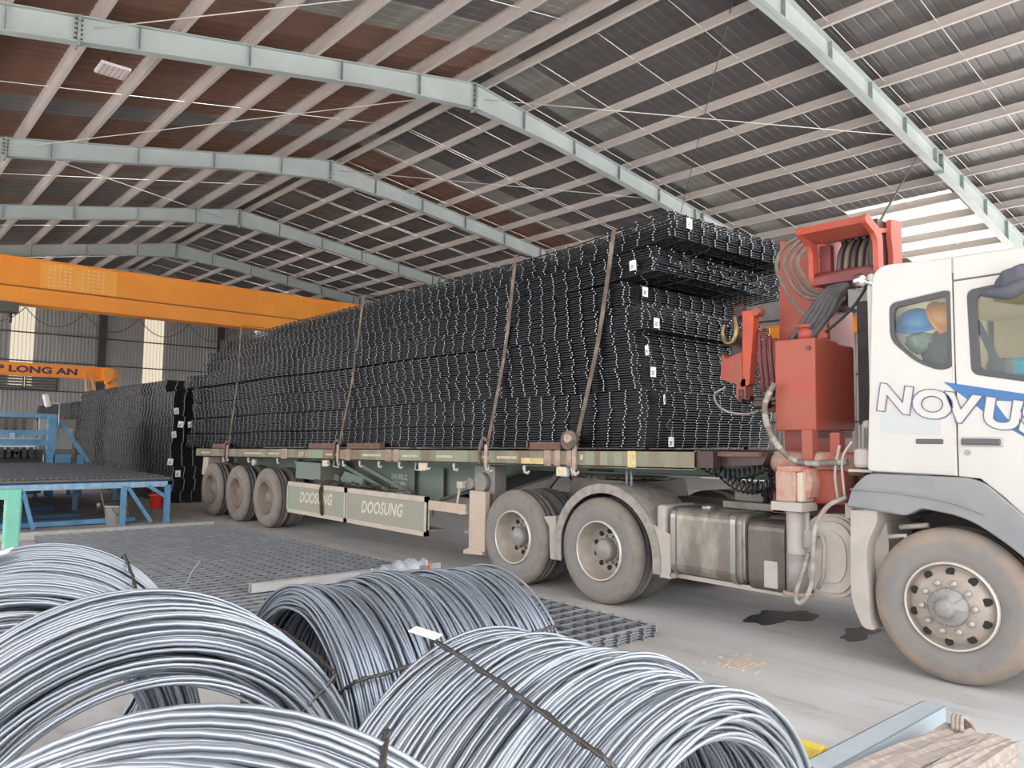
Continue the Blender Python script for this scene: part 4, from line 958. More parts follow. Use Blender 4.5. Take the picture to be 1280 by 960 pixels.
    # coiled air lines to the trailer
    for k, (p, q, r, n) in enumerate((((-4.2, 5.98, 1.50), (-3.45, 6.05, 1.44), .045, 16), ((-3.95, 6.0, 1.42), (-3.4, 6.05, 1.30), .05, 13), ((-3.75, 6.2, 1.34), (-3.2, 6.3, 1.18), .045, 13), ((-3.5, 6.15, 1.46), (-3.25, 6.2, 1.15), .05, 9))):
        p = Vector(p); q = Vector(q); d = (q-p).normalized(); a = d.orthogonal().normalized(); b = d.cross(a); N = n*10
        m = MB(); m.tube([p.lerp(q, i/N)+(a*math.cos(2*PI*i/10)+b*math.sin(2*PI*i/10))*r-Vector((0, 0, .12*4*(i/N)*(1-i/N))) for i in range(N+1)], .009, 5); m.build('coiled_air_line', M['rubber'], t)
    m = MB(); m.sphere((-2.535, 5.80, 2.875), .055, 16); m.tube([(-2.52, 5.81, 2.87), (-2.43, 5.83, 2.84)], .02, 8); m.build('work_light', M['chrome'], t)
build_truck()
def build_cab_things():
    def hat(c, r, mm, lb, tilt, sc=(1, 1, .78)):
        t = thing('hard_hat', lb, 'helmet', c)
        m = MB(); bm = bmesh.new(); bmesh.ops.create_uvsphere(bm, u_segments=24, v_segments=14, radius=r)
        bmesh.ops.delete(bm, geom=[v for v in bm.verts if v.co.z < -.01], context='VERTS')
        for v in bm.verts: v.co = Vector((v.co.x*sc[0]*1.12, v.co.y*sc[1], v.co.z*sc[2]*1.25))
        rt = Euler(tilt).to_matrix()
        for v in bm.verts: v.co = rt@v.co+Vector(c)
        m.bm(bm, 0, True); m.build('shell', M[mm], t)
        m = MB(); m.lathe([(r*1.0, 0), (r*1.22, -.012), (r*1.22, -.006), (r*1.0, .008)], (0, 0, 0), (0, 0, 1), 28); m.v = [tuple(rt@Vector((v[0]*1.1, v[1], v[2]))+Vector(c)) for v in m.v]; m.build('brim', M[mm], t)
    hat((-2.21, 6.02, 2.53), .125, 'hat_blue', 'blue hard hat seen through the rear quarter window of the cab', (.5, 0, .1))
    hat((-2.03, 6.08, 2.55), .125, 'hat_orange', 'orange hard hat beside the blue one behind the cab quarter window', (.9, .9, .6))
    def lump(c, r, mm, lb, cat, sc):
        m = MB(); bm = bmesh.new(); bmesh.ops.create_icosphere(bm, subdivisions=3, radius=1)
        for v in bm.verts:
            k = 1+.13*math.sin(7*v.co.x+3*v.co.z)*math.cos(5*v.co.y)+.08*math.sin(11*v.co.z+4*v.co.x)
            v.co = Vector((c[0]+v.co.x*r*sc[0]*k, c[1]+v.co.y*r*sc[1]*k, c[2]+v.co.z*r*sc[2]*k))
        m.bm(bm, 0, True); tag(m.build('stuffed_bag', M[mm], org=c), lb, cat)
    lump((-2.17, 5.99, 2.39), .10, 'green_pale', 'pale green crumpled bag under the blue hard hat', 'bag', (1.1, .9, .8))
    lump((-2.01, 6.05, 2.30), .17, 'darkbag', 'dark crumpled bag below the orange hard hat', 'bag', (1, .9, 1))
    lump((-1.99, 5.97, 2.14), .07, 'teal', 'small teal bag at the lower corner of the cab quarter window', 'bag', (1.3, .8, .6))
    # cloth hat hung at the top of the door window
    t = thing('cloth_hat', 'grey cloth bucket hat hung at the top of the cab door window', 'hat', (-1.52, 5.72, 2.68))
    m = MB(); bm = bmesh.new(); bmesh.ops.create_uvsphere(bm, u_segments=28, v_segments=16, radius=1)
    for v in bm.verts:
        x, y, z = v.co; k = 1+.06*math.sin(9*x+4*z)+.05*math.cos(7*y+6*x)
        v.co = Vector((-1.47+x*.12*k+.04*z, 5.70+y*.06*k, 2.73+z*.08*k))
    m.bm(bm, 0, True); m.build('crown', M['greycloth'], t)
    m = MB(); bm = bmesh.new(); bmesh.ops.create_uvsphere(bm, u_segments=32, v_segments=12, radius=1)
    for v in bm.verts:
        x, y, z = v.co; k = 1+.07*math.sin(6*x+2)
        v.co = Vector((-1.47+x*.20*k, 5.69+y*.07, 2.655+z*.05*k+.03*x+.012*math.sin(5*x)))
    m.bm(bm, 0, True); m.build('brim', M['greycloth'], t)
    m = MB(); m.tube([(-1.48, 5.70, 2.76), (-1.44, 5.77, 2.80), (-1.42, 5.80, 2.79)], .012, 6); m.build('hanging_loop', M['greycloth'], t)
build_cab_things()

# ================================================================== the loader crane
def build_crane():
    t = thing('loader_crane', 'red hydraulic loader crane folded behind the white cab', 'crane', (-3.2, 6.6, 1.0))
    # oil tank box: near face and side face meet at a corner
    m = MB(); m.rbox((-3.40, 6.08, 1.735), (-3.035, 6.50, 2.515), .012); bx = m.build('oil_tank', M['red'], t)
    m = MB(); m.rbox((-3.36, 6.49, 1.74), (-3.05, 6.85, 2.50), .02); m.build('rear_tank', M['red_pale'], t)
    m = MB(); m.box((-3.33, 6.12, 1.68), (-3.06, 6.8, 1.735)); m.build('tank_tray', M['red_dark'], t)
    m = MB(); m.cyl((-3.16, 6.2, 2.51), (-3.16, 6.2, 2.62), .08, n=20); m.cyl((-3.16, 6.2, 2.61), (-3.16, 6.2, 2.64), .10, n=20); m.box((-3.27, 6.15, 2.635), (-3.05, 6.25, 2.648)); m.build('filler_neck', M['red_pale'], t)
    m = MB(); m.cyl((-3.09, 6.08, 2.43), (-3.09, 6.06, 2.43), .02, n=10); m.build('plug', M['red_dark'], bx)
    # base frame, posts, cylinders
    m = MB(); m.box((-3.12, 6.0, 1.38), (-3.03, 6.1, 1.74)); m.box((-2.93, 6.1, 1.2), (-2.85, 6.2, 1.72)); m.build('post', M['red'], t)
    m = MB(); m.box((-3.5, 6.2, 1.02), (-2.75, 8.1, 1.38)); m.build('base_frame', M['red_dark'], t)
    m = MB(); m.rbox((-3.06, 6.0, 1.14), (-2.76, 6.3, 1.42), .04); m.build('base_block', M['red'], t)
    m = MB(); m.lathe([(0, -.05), (.06, -.045), (.09, -.02), (.095, .0), (.095, .75), (0, .75)], (-3.40, 6.12, 1.47), (1, 0, 0), 24); m.build('air_cylinder', M['red_dust'], t)
    m = MB(); m.cyl((-3.52, 6.35, 1.13), (-3.52, 6.35, 1.42), .09, n=20); m.build('filter_can', M['red_dark'], t)
    # outrigger
    m = MB(); m.rbox((-3.255, 5.80, 1.155), (-3.075, 6.02, 1.41), .02); m.prism([(-3.075, 1.155), (-2.99, 1.2), (-2.965, 1.33), (-3.0, 1.43), (-3.075, 1.42)], 5.86, 6.2); m.rbox((-3.24, 5.80, 1.40), (-3.04, 6.0, 1.445), .01); o = m.build('outrigger_box', M['red_dust'], t)
    m = MB(); m.rbox((-3.075, 5.81, 1.16), (-3.02, 6.0, 1.40), .015); m.build('side_plate', M['leg_pink'], o)
    m = MB(); m.box((-3.285, 5.79, 1.085), (-3.02, 6.05, 1.155)); m.build('flange', M['dusty'], o)
    m = MB(); m.cyl((-3.125, 5.92, .44), (-3.125, 5.92, 1.09), .088, n=22); m.cyl((-3.125, 5.92, .44), (-3.125, 5.92, .74), .094, n=22, m=1); lg = m.build('outrigger_leg', [M['dusty'], M['hub']], o)
    m = MB(); m.cyl((-3.125, 5.92, .405), (-3.125, 5.92, .44), .12, n=22); m.build('foot', M['rail_rust'], o)
    m = MB(); m.tube([(-3.0, 5.84, 1.08), (-3.0, 5.84, .9), (-2.98, 5.84, .85)], .02, 8); m.rbox((-3.03, 5.82, .80), (-2.95, 5.87, .95), .012); m.tube([(-2.94, 5.84, .9), (-2.88, 5.83, .92), (-2.86, 5.83, .84), (-2.87, 5.83, .6), (-2.92, 5.84, .5)], .016, 6); m.build('valve_pipe', M['hub'], t)
    # column
    m = MB()
    lo = [(-3.78, 2.30), (-3.26, 2.30)]; y0, y1 = 6.85, 7.35
    m.prism([(-3.72, 1.38), (-3.30, 1.38), (-3.26, 2.4), (-3.32, 3.57), (-3.76, 3.60), (-3.78, 2.4)], y0, y1); cl = m.build('column', M['red'], t)
    m = MB(); m.prism([(-3.36, 2.6), (-3.28, 2.6), (-3.33, 3.35), (-3.40, 3.40)], y0-.04, y0); m.build('rib', M['red_pale'], cl)
    m = MB(); m.box((-3.35, 6.9, 2.88), (-3.12, 7.2, 3.05)); m.cyl((-3.2, 6.88, 2.96), (-3.2, 6.7, 2.96), .07, n=14); m.build('valve_block', M['grease'], t)
    # arm behind the cab, end plates, hose window
    m = MB(); m.prism([(-2.78, 2.45), (-2.60, 2.40), (-2.54, 2.9), (-2.75, 2.98)], 6.6, 6.75); m.build('arm_plate', M['red_pale'], t)
    m = MB(); m.box((-3.0, 6.8, 1.8), (-2.6, 7.4, 2.9)); m.build('inner_arm', M['chassis'], t)
    out = [(5.70, 3.33), (5.75, 3.37), (5.95, 3.30), (6.01, 3.24), (6.015, 3.01), (6.06, 2.995), (6.14, 3.0), (6.20, 3.05), (6.20, 3.16), (6.17, 3.26), (6.18, 3.41), (6.37, 3.43), (6.38, 3.02), (6.30, 2.95), (5.96, 2.91), (5.92, 2.99), (5.92, 3.18), (5.88, 3.24), (5.72, 3.30)]
    for x, n in ((-2.46, 'front'), (-2.98, 'rear')):
        m = MB(); m.prism(rounded(out, [.01, .01, .04, .04, .03, .02, .03, .03, .05, .05, .01, .01, .05, .05, .05, .03, .03, .03, .01], 3), x-.02, x+.02, axis='x'); m.build('end_plate', M['red_pale'], t)
    m = MB(); m.box((-2.97, 5.94, 2.92), (-2.47, 6.3, 2.985)); m.cyl((-2.97, 5.98, 2.99), (-2.47, 5.98, 2.99), .035, n=12); m.build('bottom_bar', M['red_dark'], t)
    m = MB(); m.prism([(5.72, 3.30), (5.74, 3.36), (5.95, 3.30), (6.35, 3.38), (6.35, 3.35), (5.95, 3.26)], -2.97, -2.47, axis='x'); m.build('top_bar', M['red'], t)
    m = MB(); m.box((-2.96, 6.04, 3.0), (-2.87, 6.10, 3.26)); m.build('inner_web', M['red_dark'], t)
    m = MB(); m.box((-2.9, 6.3, 3.0), (-2.5, 6.36, 3.33)); m.build('back_web', M['red_dark'], t)
    for k in range(6):
        x = -2.84+k*.058; m = MB(); m.tube(spline([(x, 6.12, 2.97), (x+.012, 6.10, 3.08), (x+.02, 6.12, 3.2), (x+.03, 6.2, 3.30)], 4), .02, 7); m.build('hose', M['hose' if k % 2 else 'hose_black'], t)
    m = MB(); m.box((-2.56, 6.04, 2.98), (-2.49, 6.30, 3.40)); m.build('boom_end', M['grease'], t)
    # hose loops
    for k, d in enumerate((0, .075, .14, .2)):
        S = spline([(-3.05+d*.2, 6.5, 3.40-d*.2), (-3.25, 6.48, 3.50-d*.25), (-3.48+d, 6.45, 3.44-d*.3), (-3.56+d, 6.42, 3.26), (-3.47+d*.9, 6.4, 3.04+d*.35), (-3.28+d*.5, 6.36, 2.88+d*.45-(.1 if k == 0 else 0)), (-3.02, 6.3, 2.86+d*.35-(.16 if k == 0 else 0)), (-2.8, 6.2, 2.96)], 7)
        m = MB(); m.tube(S, .019, 7); m.build('hose', M['hose'], t)
    for k in range(5):
        d = k*.045; m = MB(); m.tube(spline([(-3.30+d, 6.18+.03*(k % 2), 2.52), (-3.12+d*1.1, 6.12, 2.70), (-2.92+d*.6, 6.05, 2.88-d*.2), (-2.75+d*.3, 6.0, 2.95-d*.2)], 6), .026, 7); m.build('hose', M['hose_black'], t)
    m = MB(); m.tube(spline([(-2.95, 6.1, 2.55), (-2.7, 6.05, 2.72), (-2.52, 5.98, 2.92)], 6), .012, 6); m.build('hose', M['rubber'], t)
    # striped hose past the tank, thin white drain hose by the outrigger
    S = spline([(-3.36, 6.0, 2.14), (-3.43, 5.96, 1.94), (-3.37, 5.95, 1.70), (-3.20, 5.95, 1.51), (-3.03, 5.95, 1.47), (-2.72, 5.95, 1.49)], 7)
    for k in range(len(S)-1):
        if k % 3 == 0: m = MB()
        m.tube([S[k], S[k+1]], .026, 8, 0 if (k//3) % 2 else 1, caps=False)
        if k % 3 == 2 or k == len(S)-2: m.build('hose_section', [M['hose_white'], M['hose']], t)
    m = MB(); m.tube(spline([(-2.70, 5.88, 1.22), (-2.80, 5.78, 1.15), (-2.89, 5.75, .98), (-2.91, 5.74, .70), (-2.93, 5.74, .52), (-2.99, 5.74, .41), (-3.04, 5.74, .385), (-3.05, 5.74, .46), (-3.0, 5.75, .62), (-2.95, 5.77, .78)], 6), .019, 7); m.build('hose', M['hose_white'], t)
    m = MB(); m.tube(spline([(-2.66, 5.9, 1.65), (-2.74, 5.9, 1.5), (-2.72, 5.9, 1.2)], 5), .01, 6); m.tube(spline([(-2.78, 5.95, 1.62), (-2.82, 5.95, 1.4), (-2.8, 5.95, 1.2)], 5), .012, 6); m.build('pipe', M['dusty'], t)
    # boom tip with the hook hanging in front of the load
    Y = 6.6
    m = MB(); m.prism(rounded([(-3.995, 2.90), (-3.87, 2.90), (-3.90, 2.50), (-3.93, 2.18), (-4.02, 2.16), (-4.0, 2.5)], .02), Y-.05, Y+.05); tip = m.build('boom_tip', M['red_orange'], t)
    m = MB(); m.cyl((-3.85, Y-.06, 2.88), (-3.85, Y+.06, 2.88), .04, n=14); m.build('pin', M['red'], tip)
    m = MB(); m.prism([(-4.22, 2.50), (-4.18, 2.45), (-4.0, 2.5), (-4.0, 2.24), (-4.03, 2.18), (-4.24, 2.25)], Y-.06, Y+.2); m.prism([(-4.07, 2.24), (-3.97, 2.24), (-3.97, 2.05), (-4.07, 2.05)], Y-.05, Y+.1); m.build('boom_section', M['red'], t)
    m = MB(); m.box((-4.17, Y+.05, 2.3), (-4.0, Y+.2, 2.75)); m.rbox((-4.13, Y-.03, 2.84), (-4.0, Y+.07, 2.98), .03); m.bar((-4.13, Y, 2.75), (-4.03, Y, 2.95), .06, .06); m.build('pivot_block', M['grease'], t)
    hk = MB(); hk.tube(spline([(-4.07, Y-.08, 2.86), (-4.05, Y-.08, 2.78), (-4.045, Y-.08, 2.68), (-4.09, Y-.08, 2.60), (-4.16, Y-.08, 2.61), (-4.195, Y-.08, 2.70), (-4.175, Y-.08, 2.79)], 5), [.02+.014*math.sin(k/30*PI) for k in range(31)], 10); hk.build('hook', M['brass'], t)
    for k in range(4):
        m = MB(); x = -3.86+k*.055; m.tube(spline([(x, Y+.02, 2.70-.03*k), (x+.02, Y, 2.45), (x+.035, Y+.02, 2.2), (x+.02, Y+.05, 2.08)], 4), .022, 8); m.build('hose', M['red_dark'], t)
    m = MB(); m.prism([(-3.92, 2.10), (-3.66, 2.12), (-3.40, 2.56), (-3.40, 1.95), (-3.80, 1.92)], Y+.1, Y+.5); m.build('boom_section', M['red_dark'], t)
    m = MB()
    for k in range(16): m.rbox((c0 := -4.12+rnd.uniform(0, .4), Y-.06+rnd.uniform(0, .1), z0 := 1.96+rnd.uniform(0, .12)), (c0+rnd.uniform(.05, .12), Y+rnd.uniform(.05, .15), z0+rnd.uniform(.04, .1)), .012)
    m.build('valve_block', M['grease'], t)
    m = MB(); m.tube(spline([(-4.16, Y-.1, 2.16), (-4.28, Y-.1, 2.10), (-4.25, Y-.1, 2.0), (-4.12, Y-.1, 1.92), (-3.92, Y-.1, 1.90), (-3.8, Y-.1, 1.93)], 6), .012, 6); m.build('hose', M['hose_white'], t)
build_crane()

# ================================================================== left: mesh machine, table, buckets
def build_left():
    X0 = -14.9
    t = thing('roller_table', 'blue steel roller table with a long grey top at the left', 'table', (-19, 3, 0))
    m = MB(); m.box((X0-.05, .2, .665), (X0+.0, 4.8, .765)); m.box((-23.6, 4.74, .665), (X0, 4.8, .765)); m.box((-23.6, .2, .665), (X0, .26, .765)); m.build('top_frame', M['bluelight'], t)
    m = MB(); m.box((X0-.05, .2, .765), (X0-.04, 4.8, .80)); m.build('gap_strip', M['bluedark'], t)
    m = MB(); m.box((-23.6, .15, .80), (X0+.02, 4.82, .835)); m.build('table_top', M['table_top'], t)
    for y in (4.75, 4.0, 2.4, .4):
        for x in (X0-.03, -18.5, -22.8):
            m = MB(); w = .09 if y > 4.5 else .07; m.box((x-w/2, y-.045, 0), (x+w/2, y+.045, .70)); m.build('leg', M['bluesteel'], t)
    for p, q in (((X0-.02, 4.75, .46), (X0-.02, 4.40, .69)), ((X0-.02, 4.06, .68), (X0-.02, 4.48, .03)), ((X0-.02, 2.45, .66), (X0-.02, 2.62, .02))):
        m = MB(); m.bar(p, q, .05, .06); m.build('brace', M['bluesteel'], t)
    for y0, y1, x in ((.2, 4.3, -15.3), (.2, 3.7, -16.6), (.2, 3.6, -18.5)):
        m = MB(); m.box((x-.05, y0, .02), (x+.05, y1, .10)); m.build('base_rail', M['bluesteel' if x > -16 else 'bluedark'], t)
    m = MB(); m.box((-18.6, .4, .36), (-18.5, 3.3, .44)); m.build('base_rail', M['bluedark'], t)
    t2 = thing('mesh_sheet', 'grey welded mesh sheet lying on the roller table', 'steel mesh', (-19, 2.5, .84))
    m = MB(); sheet_stack(m, -23.4, -14.95, .3, 4.7, .842, 2, .016, .2, .1, .005, 1, 0, .01, 0, .01, seed=90); m.build('mesh_sheets', [M['rod_mid'], M['rod_end']], t2, kind='stuff', recalc=False)
    # the welding machine behind
    t = thing('mesh_welding_machine', 'blue mesh welding machine frame behind the roller table', 'machine', (-22.5, 2, 0))
    X = -22.5; s = 22.5/21
    for z, h, y1 in ((2.06, .10, 4.2), (1.62, .14, 4.1), (1.38, .16, 4.2)):
        m = MB(); m.box((X-.08, -.5, z-h/2), (X+.08, y1, z+h/2)); m.build('cross_beam', M['bluesteel'], t)
    m = MB(); m.box((X-.1, 4.15, .0), (X+.1, 4.33, 2.1)); m.build('post', M['bluesteel'], t)
    m = MB(); m.bar((X, 4.35, 2.05), (X, 5.12, .88), .09, .09); m.build('brace', M['bluesteel'], t)
    m = MB(); m.box((X-.06, 4.88, 0), (X+.06, 5.0, 1.05)); m.build('post', M['bluesteel'], t)
    m = MB(); m.box((X+.02, 4.3, .85), (X+.1, 4.7, 1.08)); m.build('gusset', M['bluesteel'], t)
    m = MB(); m.box((X+.1, 3.33, 1.46), (X+.16, 3.43, 1.62)); m.box((X+.1, -.3, 1.455), (X+.14, 4.0, 1.49)); m.build('pusher', M['bluelight'], t)
    for k in range(9):
        y = 3.62-k*.19*1.0
        m = MB(); m.box((X+.05, y-.03, 1.74), (X+.15, y+.03, 1.98)); m.cyl((X+.1, y, 1.74), (X+.1, y, 1.70), .04, n=8); m.build('electrode', M['bolt'], t)
    m = MB()
    for k in range(26): y = 3.75-k*.16; m.box((X-.02, y, 1.0), (X+.12+.06*(k % 3), y+.1, 1.26)); m.cyl((X+.15, y+.05, 1.02+.05*(k % 4)), (X+.24, y+.05, 1.02+.05*(k % 4)), .04, n=8)
    m.build('clamp_heads', mat('clamp_steel', '6a6763', .45, .5, '3a3836', .5, 14), t, kind='stuff')
    m = MB(); m.box((X-.4, -.3, .1), (X-.1, 4.1, 1.2)); m.build('rear_casing', M['chassis'], t)
    m = MB(); m.box((X-.5, 1.2, 1.66), (X-.45, 3.9, 2.0)); m.build('back_panel', M['cabinet'], t)
    t = thing('control_cabinet', 'beige control cabinet with an open white door beside the blue machine frame', 'cabinet', (-23.4, 4.6, 0))
    m = MB(); m.box((-23.7, 4.22, .78), (-23.1, 4.92, 1.98)); b = m.build('body', M['cabinet'], t)
    m = MB(); m.box((-23.09, 4.3, 1.2), (-23.085, 4.85, 1.75)); m.build('panel', M['cabinet_w'], b)
    m = MB(); m.box((-23.06, 4.05, 1.05), (-22.98, 4.3, 2.0)); m.build('door', M['cabinet_w'], t)
    for y in (4.3, 4.8):
        m = MB(); m.box((-23.5, y, 0), (-23.3, y+.1, .78)); m.build('leg', M['cabinet'], t)
    m = MB(); m.cyl((-23.4, 4.4, 1.98), (-23.4, 4.4, 2.12), .09, n=14); m.build('beacon_base', M['cabinet_w'], t)
    m = MB(); m.cyl((-23.4, 4.68, 1.98), (-23.4, 4.68, 2.06), .04, n=10); m.build('signal_light', M['orange'], t)
    t = thing('lamp_pole', 'thin pole with a white lamp head above the blue machine frame', 'lamp', (-22.4, 4.3, 1.9))
    m = MB(); m.tube([(-22.4, 4.38, 1.5), (-22.4, 4.38, 2.42)], .022, 6); m.build('pole', M['galv'], t)
    m = MB(); m.rbox((-22.5, 4.02, 2.28), (-22.3, 4.16, 2.62), .04); m.v = [tuple(Matrix.Rotation(.25, 3, 'X')@(Vector(v)-Vector((-22.4, 4.1, 2.45)))+Vector((-22.4, 4.1, 2.45))) for v in m.v]; m.bar((-22.4, 4.12, 2.4), (-22.4, 4.38, 2.38), .03, .03); m.build('lamp_head', M['cabinet_w'], t)
    # buckets and odds under the table
    def bucket(c, r0, r1, h, mm, lb, handle=True, rim=True):
        t = thing('bucket', lb, 'bucket', c)
        m = MB(); m.lathe([(0, .0), (r0, 0), (r1, h), (r1+.012, h), (r1+.012, h-.03), (r1-.008, h-.03), (r0-.006, .01), (0, .012)], c, (0, 0, 1), 26); m.build('body', M[mm], t)
        if handle:
            m = MB(); m.tube(spline([(c[0]+r1*.9, c[1]-r1*.6, c[2]+h-.02), (c[0]+r1*1.12, c[1], c[2]+h*.52), (c[0]+r1*.9, c[1]+r1*.62, c[2]+h-.02)], 6), .006, 5); m.build('handle', M['bolt'], t)
        return t
    bucket((-15.2, 3.94, 0), .15, .17, .34, 'bucket', 'white paint bucket standing on the floor under the roller table')
    m = MB(); m.lathe([(0, 0), (.16, 0), (.165, .05), (.12, .08), (0, .085)], (-15.2, 3.94, .342), (0, 0, 1), 18, mod=lambda k, i: 1+.08*math.sin(i*2.3)); tag(m.build('crumpled_cover', M['rope'], org=(-15.2, 3.94, .342)), 'dark crumpled cover lying on the white bucket', 'cover')
    bucket((-15.15, 4.64, .25), .105, .145, .27, 'redpl', 'small red bucket hanging under the corner of the roller table', False)
    m = MB(); m.tube(spline([(-15.15, 4.54, .52), (-15.13, 4.6, .64), (-15.0, 4.62, .68), (-14.97, 4.62, .66)], 5), .012, 6); h = m.build('bucket_hook', M['redpl'], org=(-15.1, 4.6, .52)); tag(h, 'red handle strap holding the red bucket to the table beam', 'strap')
    m = MB(); m.lathe([(0, 0), (.055, 0), (.055, .2), (.045, .22), (0, .225)], (-16.3, 3.95, 0.105), (0, 0, 1), 16); tag(m.build('paint_can', M['band'], org=(-16.3, 3.95, .105)), 'small silver can on the base rail left of the white bucket', 'can')
    t = thing('step_stand', 'thin bright metal stand behind the white bucket', 'stand', (-16.0, 4.1, 0))
    for y0, y1 in ((3.85, 4.0), (4.28, 4.4)):
        m = MB(); m.tube([(-16.0, y0, .72), (-16.0, y1, .02)], .011, 6); m.build('leg', M['galv'], t)
    m = MB(); m.tube([(-16.0, 3.88, .60), (-16.0, 4.32, .60)], .011, 6); m.build('rung', M['galv'], t)
    t = thing('wooden_crate', 'brownish wooden crate under the table by the blue rails', 'crate', (-19.5, 2.9, .1))
    for k in range(5):
        m = MB(); m.box((-19.2, 1.6, .12+k*.11), (-19.16, 3.3, .22+k*.11)); m.build('board', M['leg_pink' if k % 2 else 'wood'], t)
    m = MB(); m.box((-19.9, 1.62, .1), (-19.2, 3.28, .62)); m.build('body', M['wood'], t)
    for y in (1.7, 2.9):
        m = MB(); m.box((-19.9, y, 0), (-19.2, y+.12, .1)); m.build('foot', M['wood'], t)
    # mint green frame at the left edge
    t = thing('mint_frame', 'mint green steel frame corner behind the wire coils at the left edge', 'frame', (-9, 1.4, 0))
    m = MB(); m.rbox((-9.06, 1.33, 0), (-8.94, 1.46, 1.08), .012); m.build('post', M['mint'], t)
    m = MB(); m.bar((-9.0, 1.42, 1.03), (-9.0, .0, 1.03), .1, .1); m.build('top_bar', M['mint'], t)
    m = MB(); m.box((-9.06, -.05, 0), (-8.94, .05, 1.0)); m.build('post', M['mint'], t)
build_left()

# ================================================================== floor: mesh sheets, bars, litter
def build_floor_things():
    t = thing('mesh_mat', 'low stack of grey welded mesh sheets lying on the floor beside the truck', 'steel mesh', (-9, 4, 0))
    m = MB(); sheet_stack(m, -13.4, -4.02, 2.35, 5.25, .009, 5, .0205, .15, .15, .0062, 2, .0, .02, .0, .014, seed=71, rc=.0072, mc=2); m.build('mesh_sheets', [M['rod_mid'], M['rod_end'], M['rod_floor_lit']], t, kind='stuff', recalc=False)  # cross rods paler, long rods darker: sky light painted into the grid
    def tube_bar(p, q, w, h, mm, name, lb, cat, wall=.006):
        """hollow rectangular section"""
        m = MB(); p = Vector(p); q = Vector(q); d = (q-p).normalized(); sd = d.cross(Vector((0, 0, 1))).normalized()
        for s in (-1, 1): m.bar(p+sd*s*(w/2-wall/2), q+sd*s*(w/2-wall/2), wall, h)
        for s in (-1, 1): m.bar(p+Vector((0, 0, s*(h/2-wall/2))), q+Vector((0, 0, s*(h/2-wall/2))), w-2*wall, wall)
        tag(m.build(name, M[mm], org=p), lb, cat)
    tube_bar((-13.80, .6, .055), (-13.68, 5.15, .055), .1, .11, 'tube_white', 'square_tube', 'long whitish square tube along the mesh edge in front of the blue table', 'tube')
    tube_bar((-7.32, 3.14, .155), (-7.24, 5.35, .155), .085, .085, 'tube_white', 'square_tube', 'whitish square tube lying across the grey mesh sheets', 'tube')
    m = MB(); m.prism([(4.75, .115), (5.25, .115), (5.27, .17), (4.8, .135)], -7.5, -7.3, axis='x'); tag(m.build('steel_offcut', M['galv'], org=(-7.4, 5.0, .23)), 'flat pale steel offcut at the far end of the tube on the mesh', 'steel')
    # wire tie tuft on the mesh
    m = MB(); m.tube(spline([(-8.0, 2.75, .10), (-7.95, 2.8, .26), (-7.92, 2.87, .37)], 4), .005, 5); tag(m.build('loose_wire', M['galv'], org=(-8, 2.75, .15)), 'short loose wire standing up from the grey mesh sheets', 'wire')
    # bright channel, yellow box and timbers at the lower right
    m = MB(); A = Vector((-1.77, 4.94, 0)); B = Vector((-1.82, 3.0, 0)); d = (B-A).normalized(); sd = d.cross(Vector((0, 0, 1))).normalized()
    z0 = .0
    for s in (-1, 1): m.bar(A+sd*s*.058+Vector((0, 0, z0+.06)), B+sd*s*.058+Vector((0, 0, z0+.06)), .006, .12)
    m.bar(A+Vector((0, 0, z0+.117)), B+Vector((0, 0, z0+.117)), .122, .006)
    for s in (-1, 1): m.bar(A+sd*s*.045+Vector((0, 0, z0+.003)), B+sd*s*.045+Vector((0, 0, z0+.003)), .03, .006)
    m.bar(A+sd*.075+Vector((0, 0, z0+.05)), B+sd*.075+Vector((0, 0, z0+.05)), .03, .09)
    o = m.build('steel_channel', M['galv_blue'], org=A); tag(o, 'bright galvanised steel channel pointing at the front wheel', 'steel')
    m = MB(); m.box((-2.06, 3.80, 0), (-1.90, 3.87, .10)); m.box((-2.05, 3.815, .10), (-1.91, 3.86, .105)); tag(m.build('yellow_box', M['yellow'], org=(-1.98, 3.84, 0)), 'small yellow plastic box beside the bright galvanised channel', 'box')
    def beam(pts, z0, z1, mm, lb, seed):
        R = random.Random(seed); m = MB(); (xa, ya), (xb, yb), w = pts
        bm = bmesh.new(); bmesh.ops.create_cube(bm, size=1); bmesh.ops.subdivide_edges(bm, edges=bm.edges[:], cuts=7, use_grid_fill=True)
        A = Vector((xa, ya, 0)); B = Vector((xb, yb, 0)); d = B-A; sd = d.normalized().cross(Vector((0, 0, 1)))
        for v in bm.verts:
            j = Vector((R.uniform(-1, 1), R.uniform(-1, 1), R.uniform(-1, 1)))*.009
            q = v.co; v.co = A+d*(q.x+.5)+sd*(q.y*w)+Vector((0, 0, z0+(z1-z0)*(q.z+.5)))+j
            v.co.z = max(v.co.z, z0)
        m.bm(bm); tag(m.build('timber_beam', M[mm], org=A), lb, 'timber')
    beam(((-1.50, 4.62), (-1.62, 3.3), .20), .0, .13, 'timber', 'rough grey timber beam beside the galvanised channel', 3)
    beam(((-1.30, 4.50), (-1.38, 3.2), .15), .0, .17, 'timber', 'rough pale timber beam at the lower right corner', 5)
    m = MB()
    for k in range(3): m.tube(spline([(-1.53+.02*k, 4.52, .135), (-1.55+.02*k, 4.60, .19), (-1.52+.02*k, 4.67, .12), (-1.5, 4.68, .02)], 5), .011, 6)
    tag(m.build('rope_scrap', M['timber'], org=(-1.5, 4.6, .13)), 'frayed rope end over the tip of the grey timber beam', 'rope')
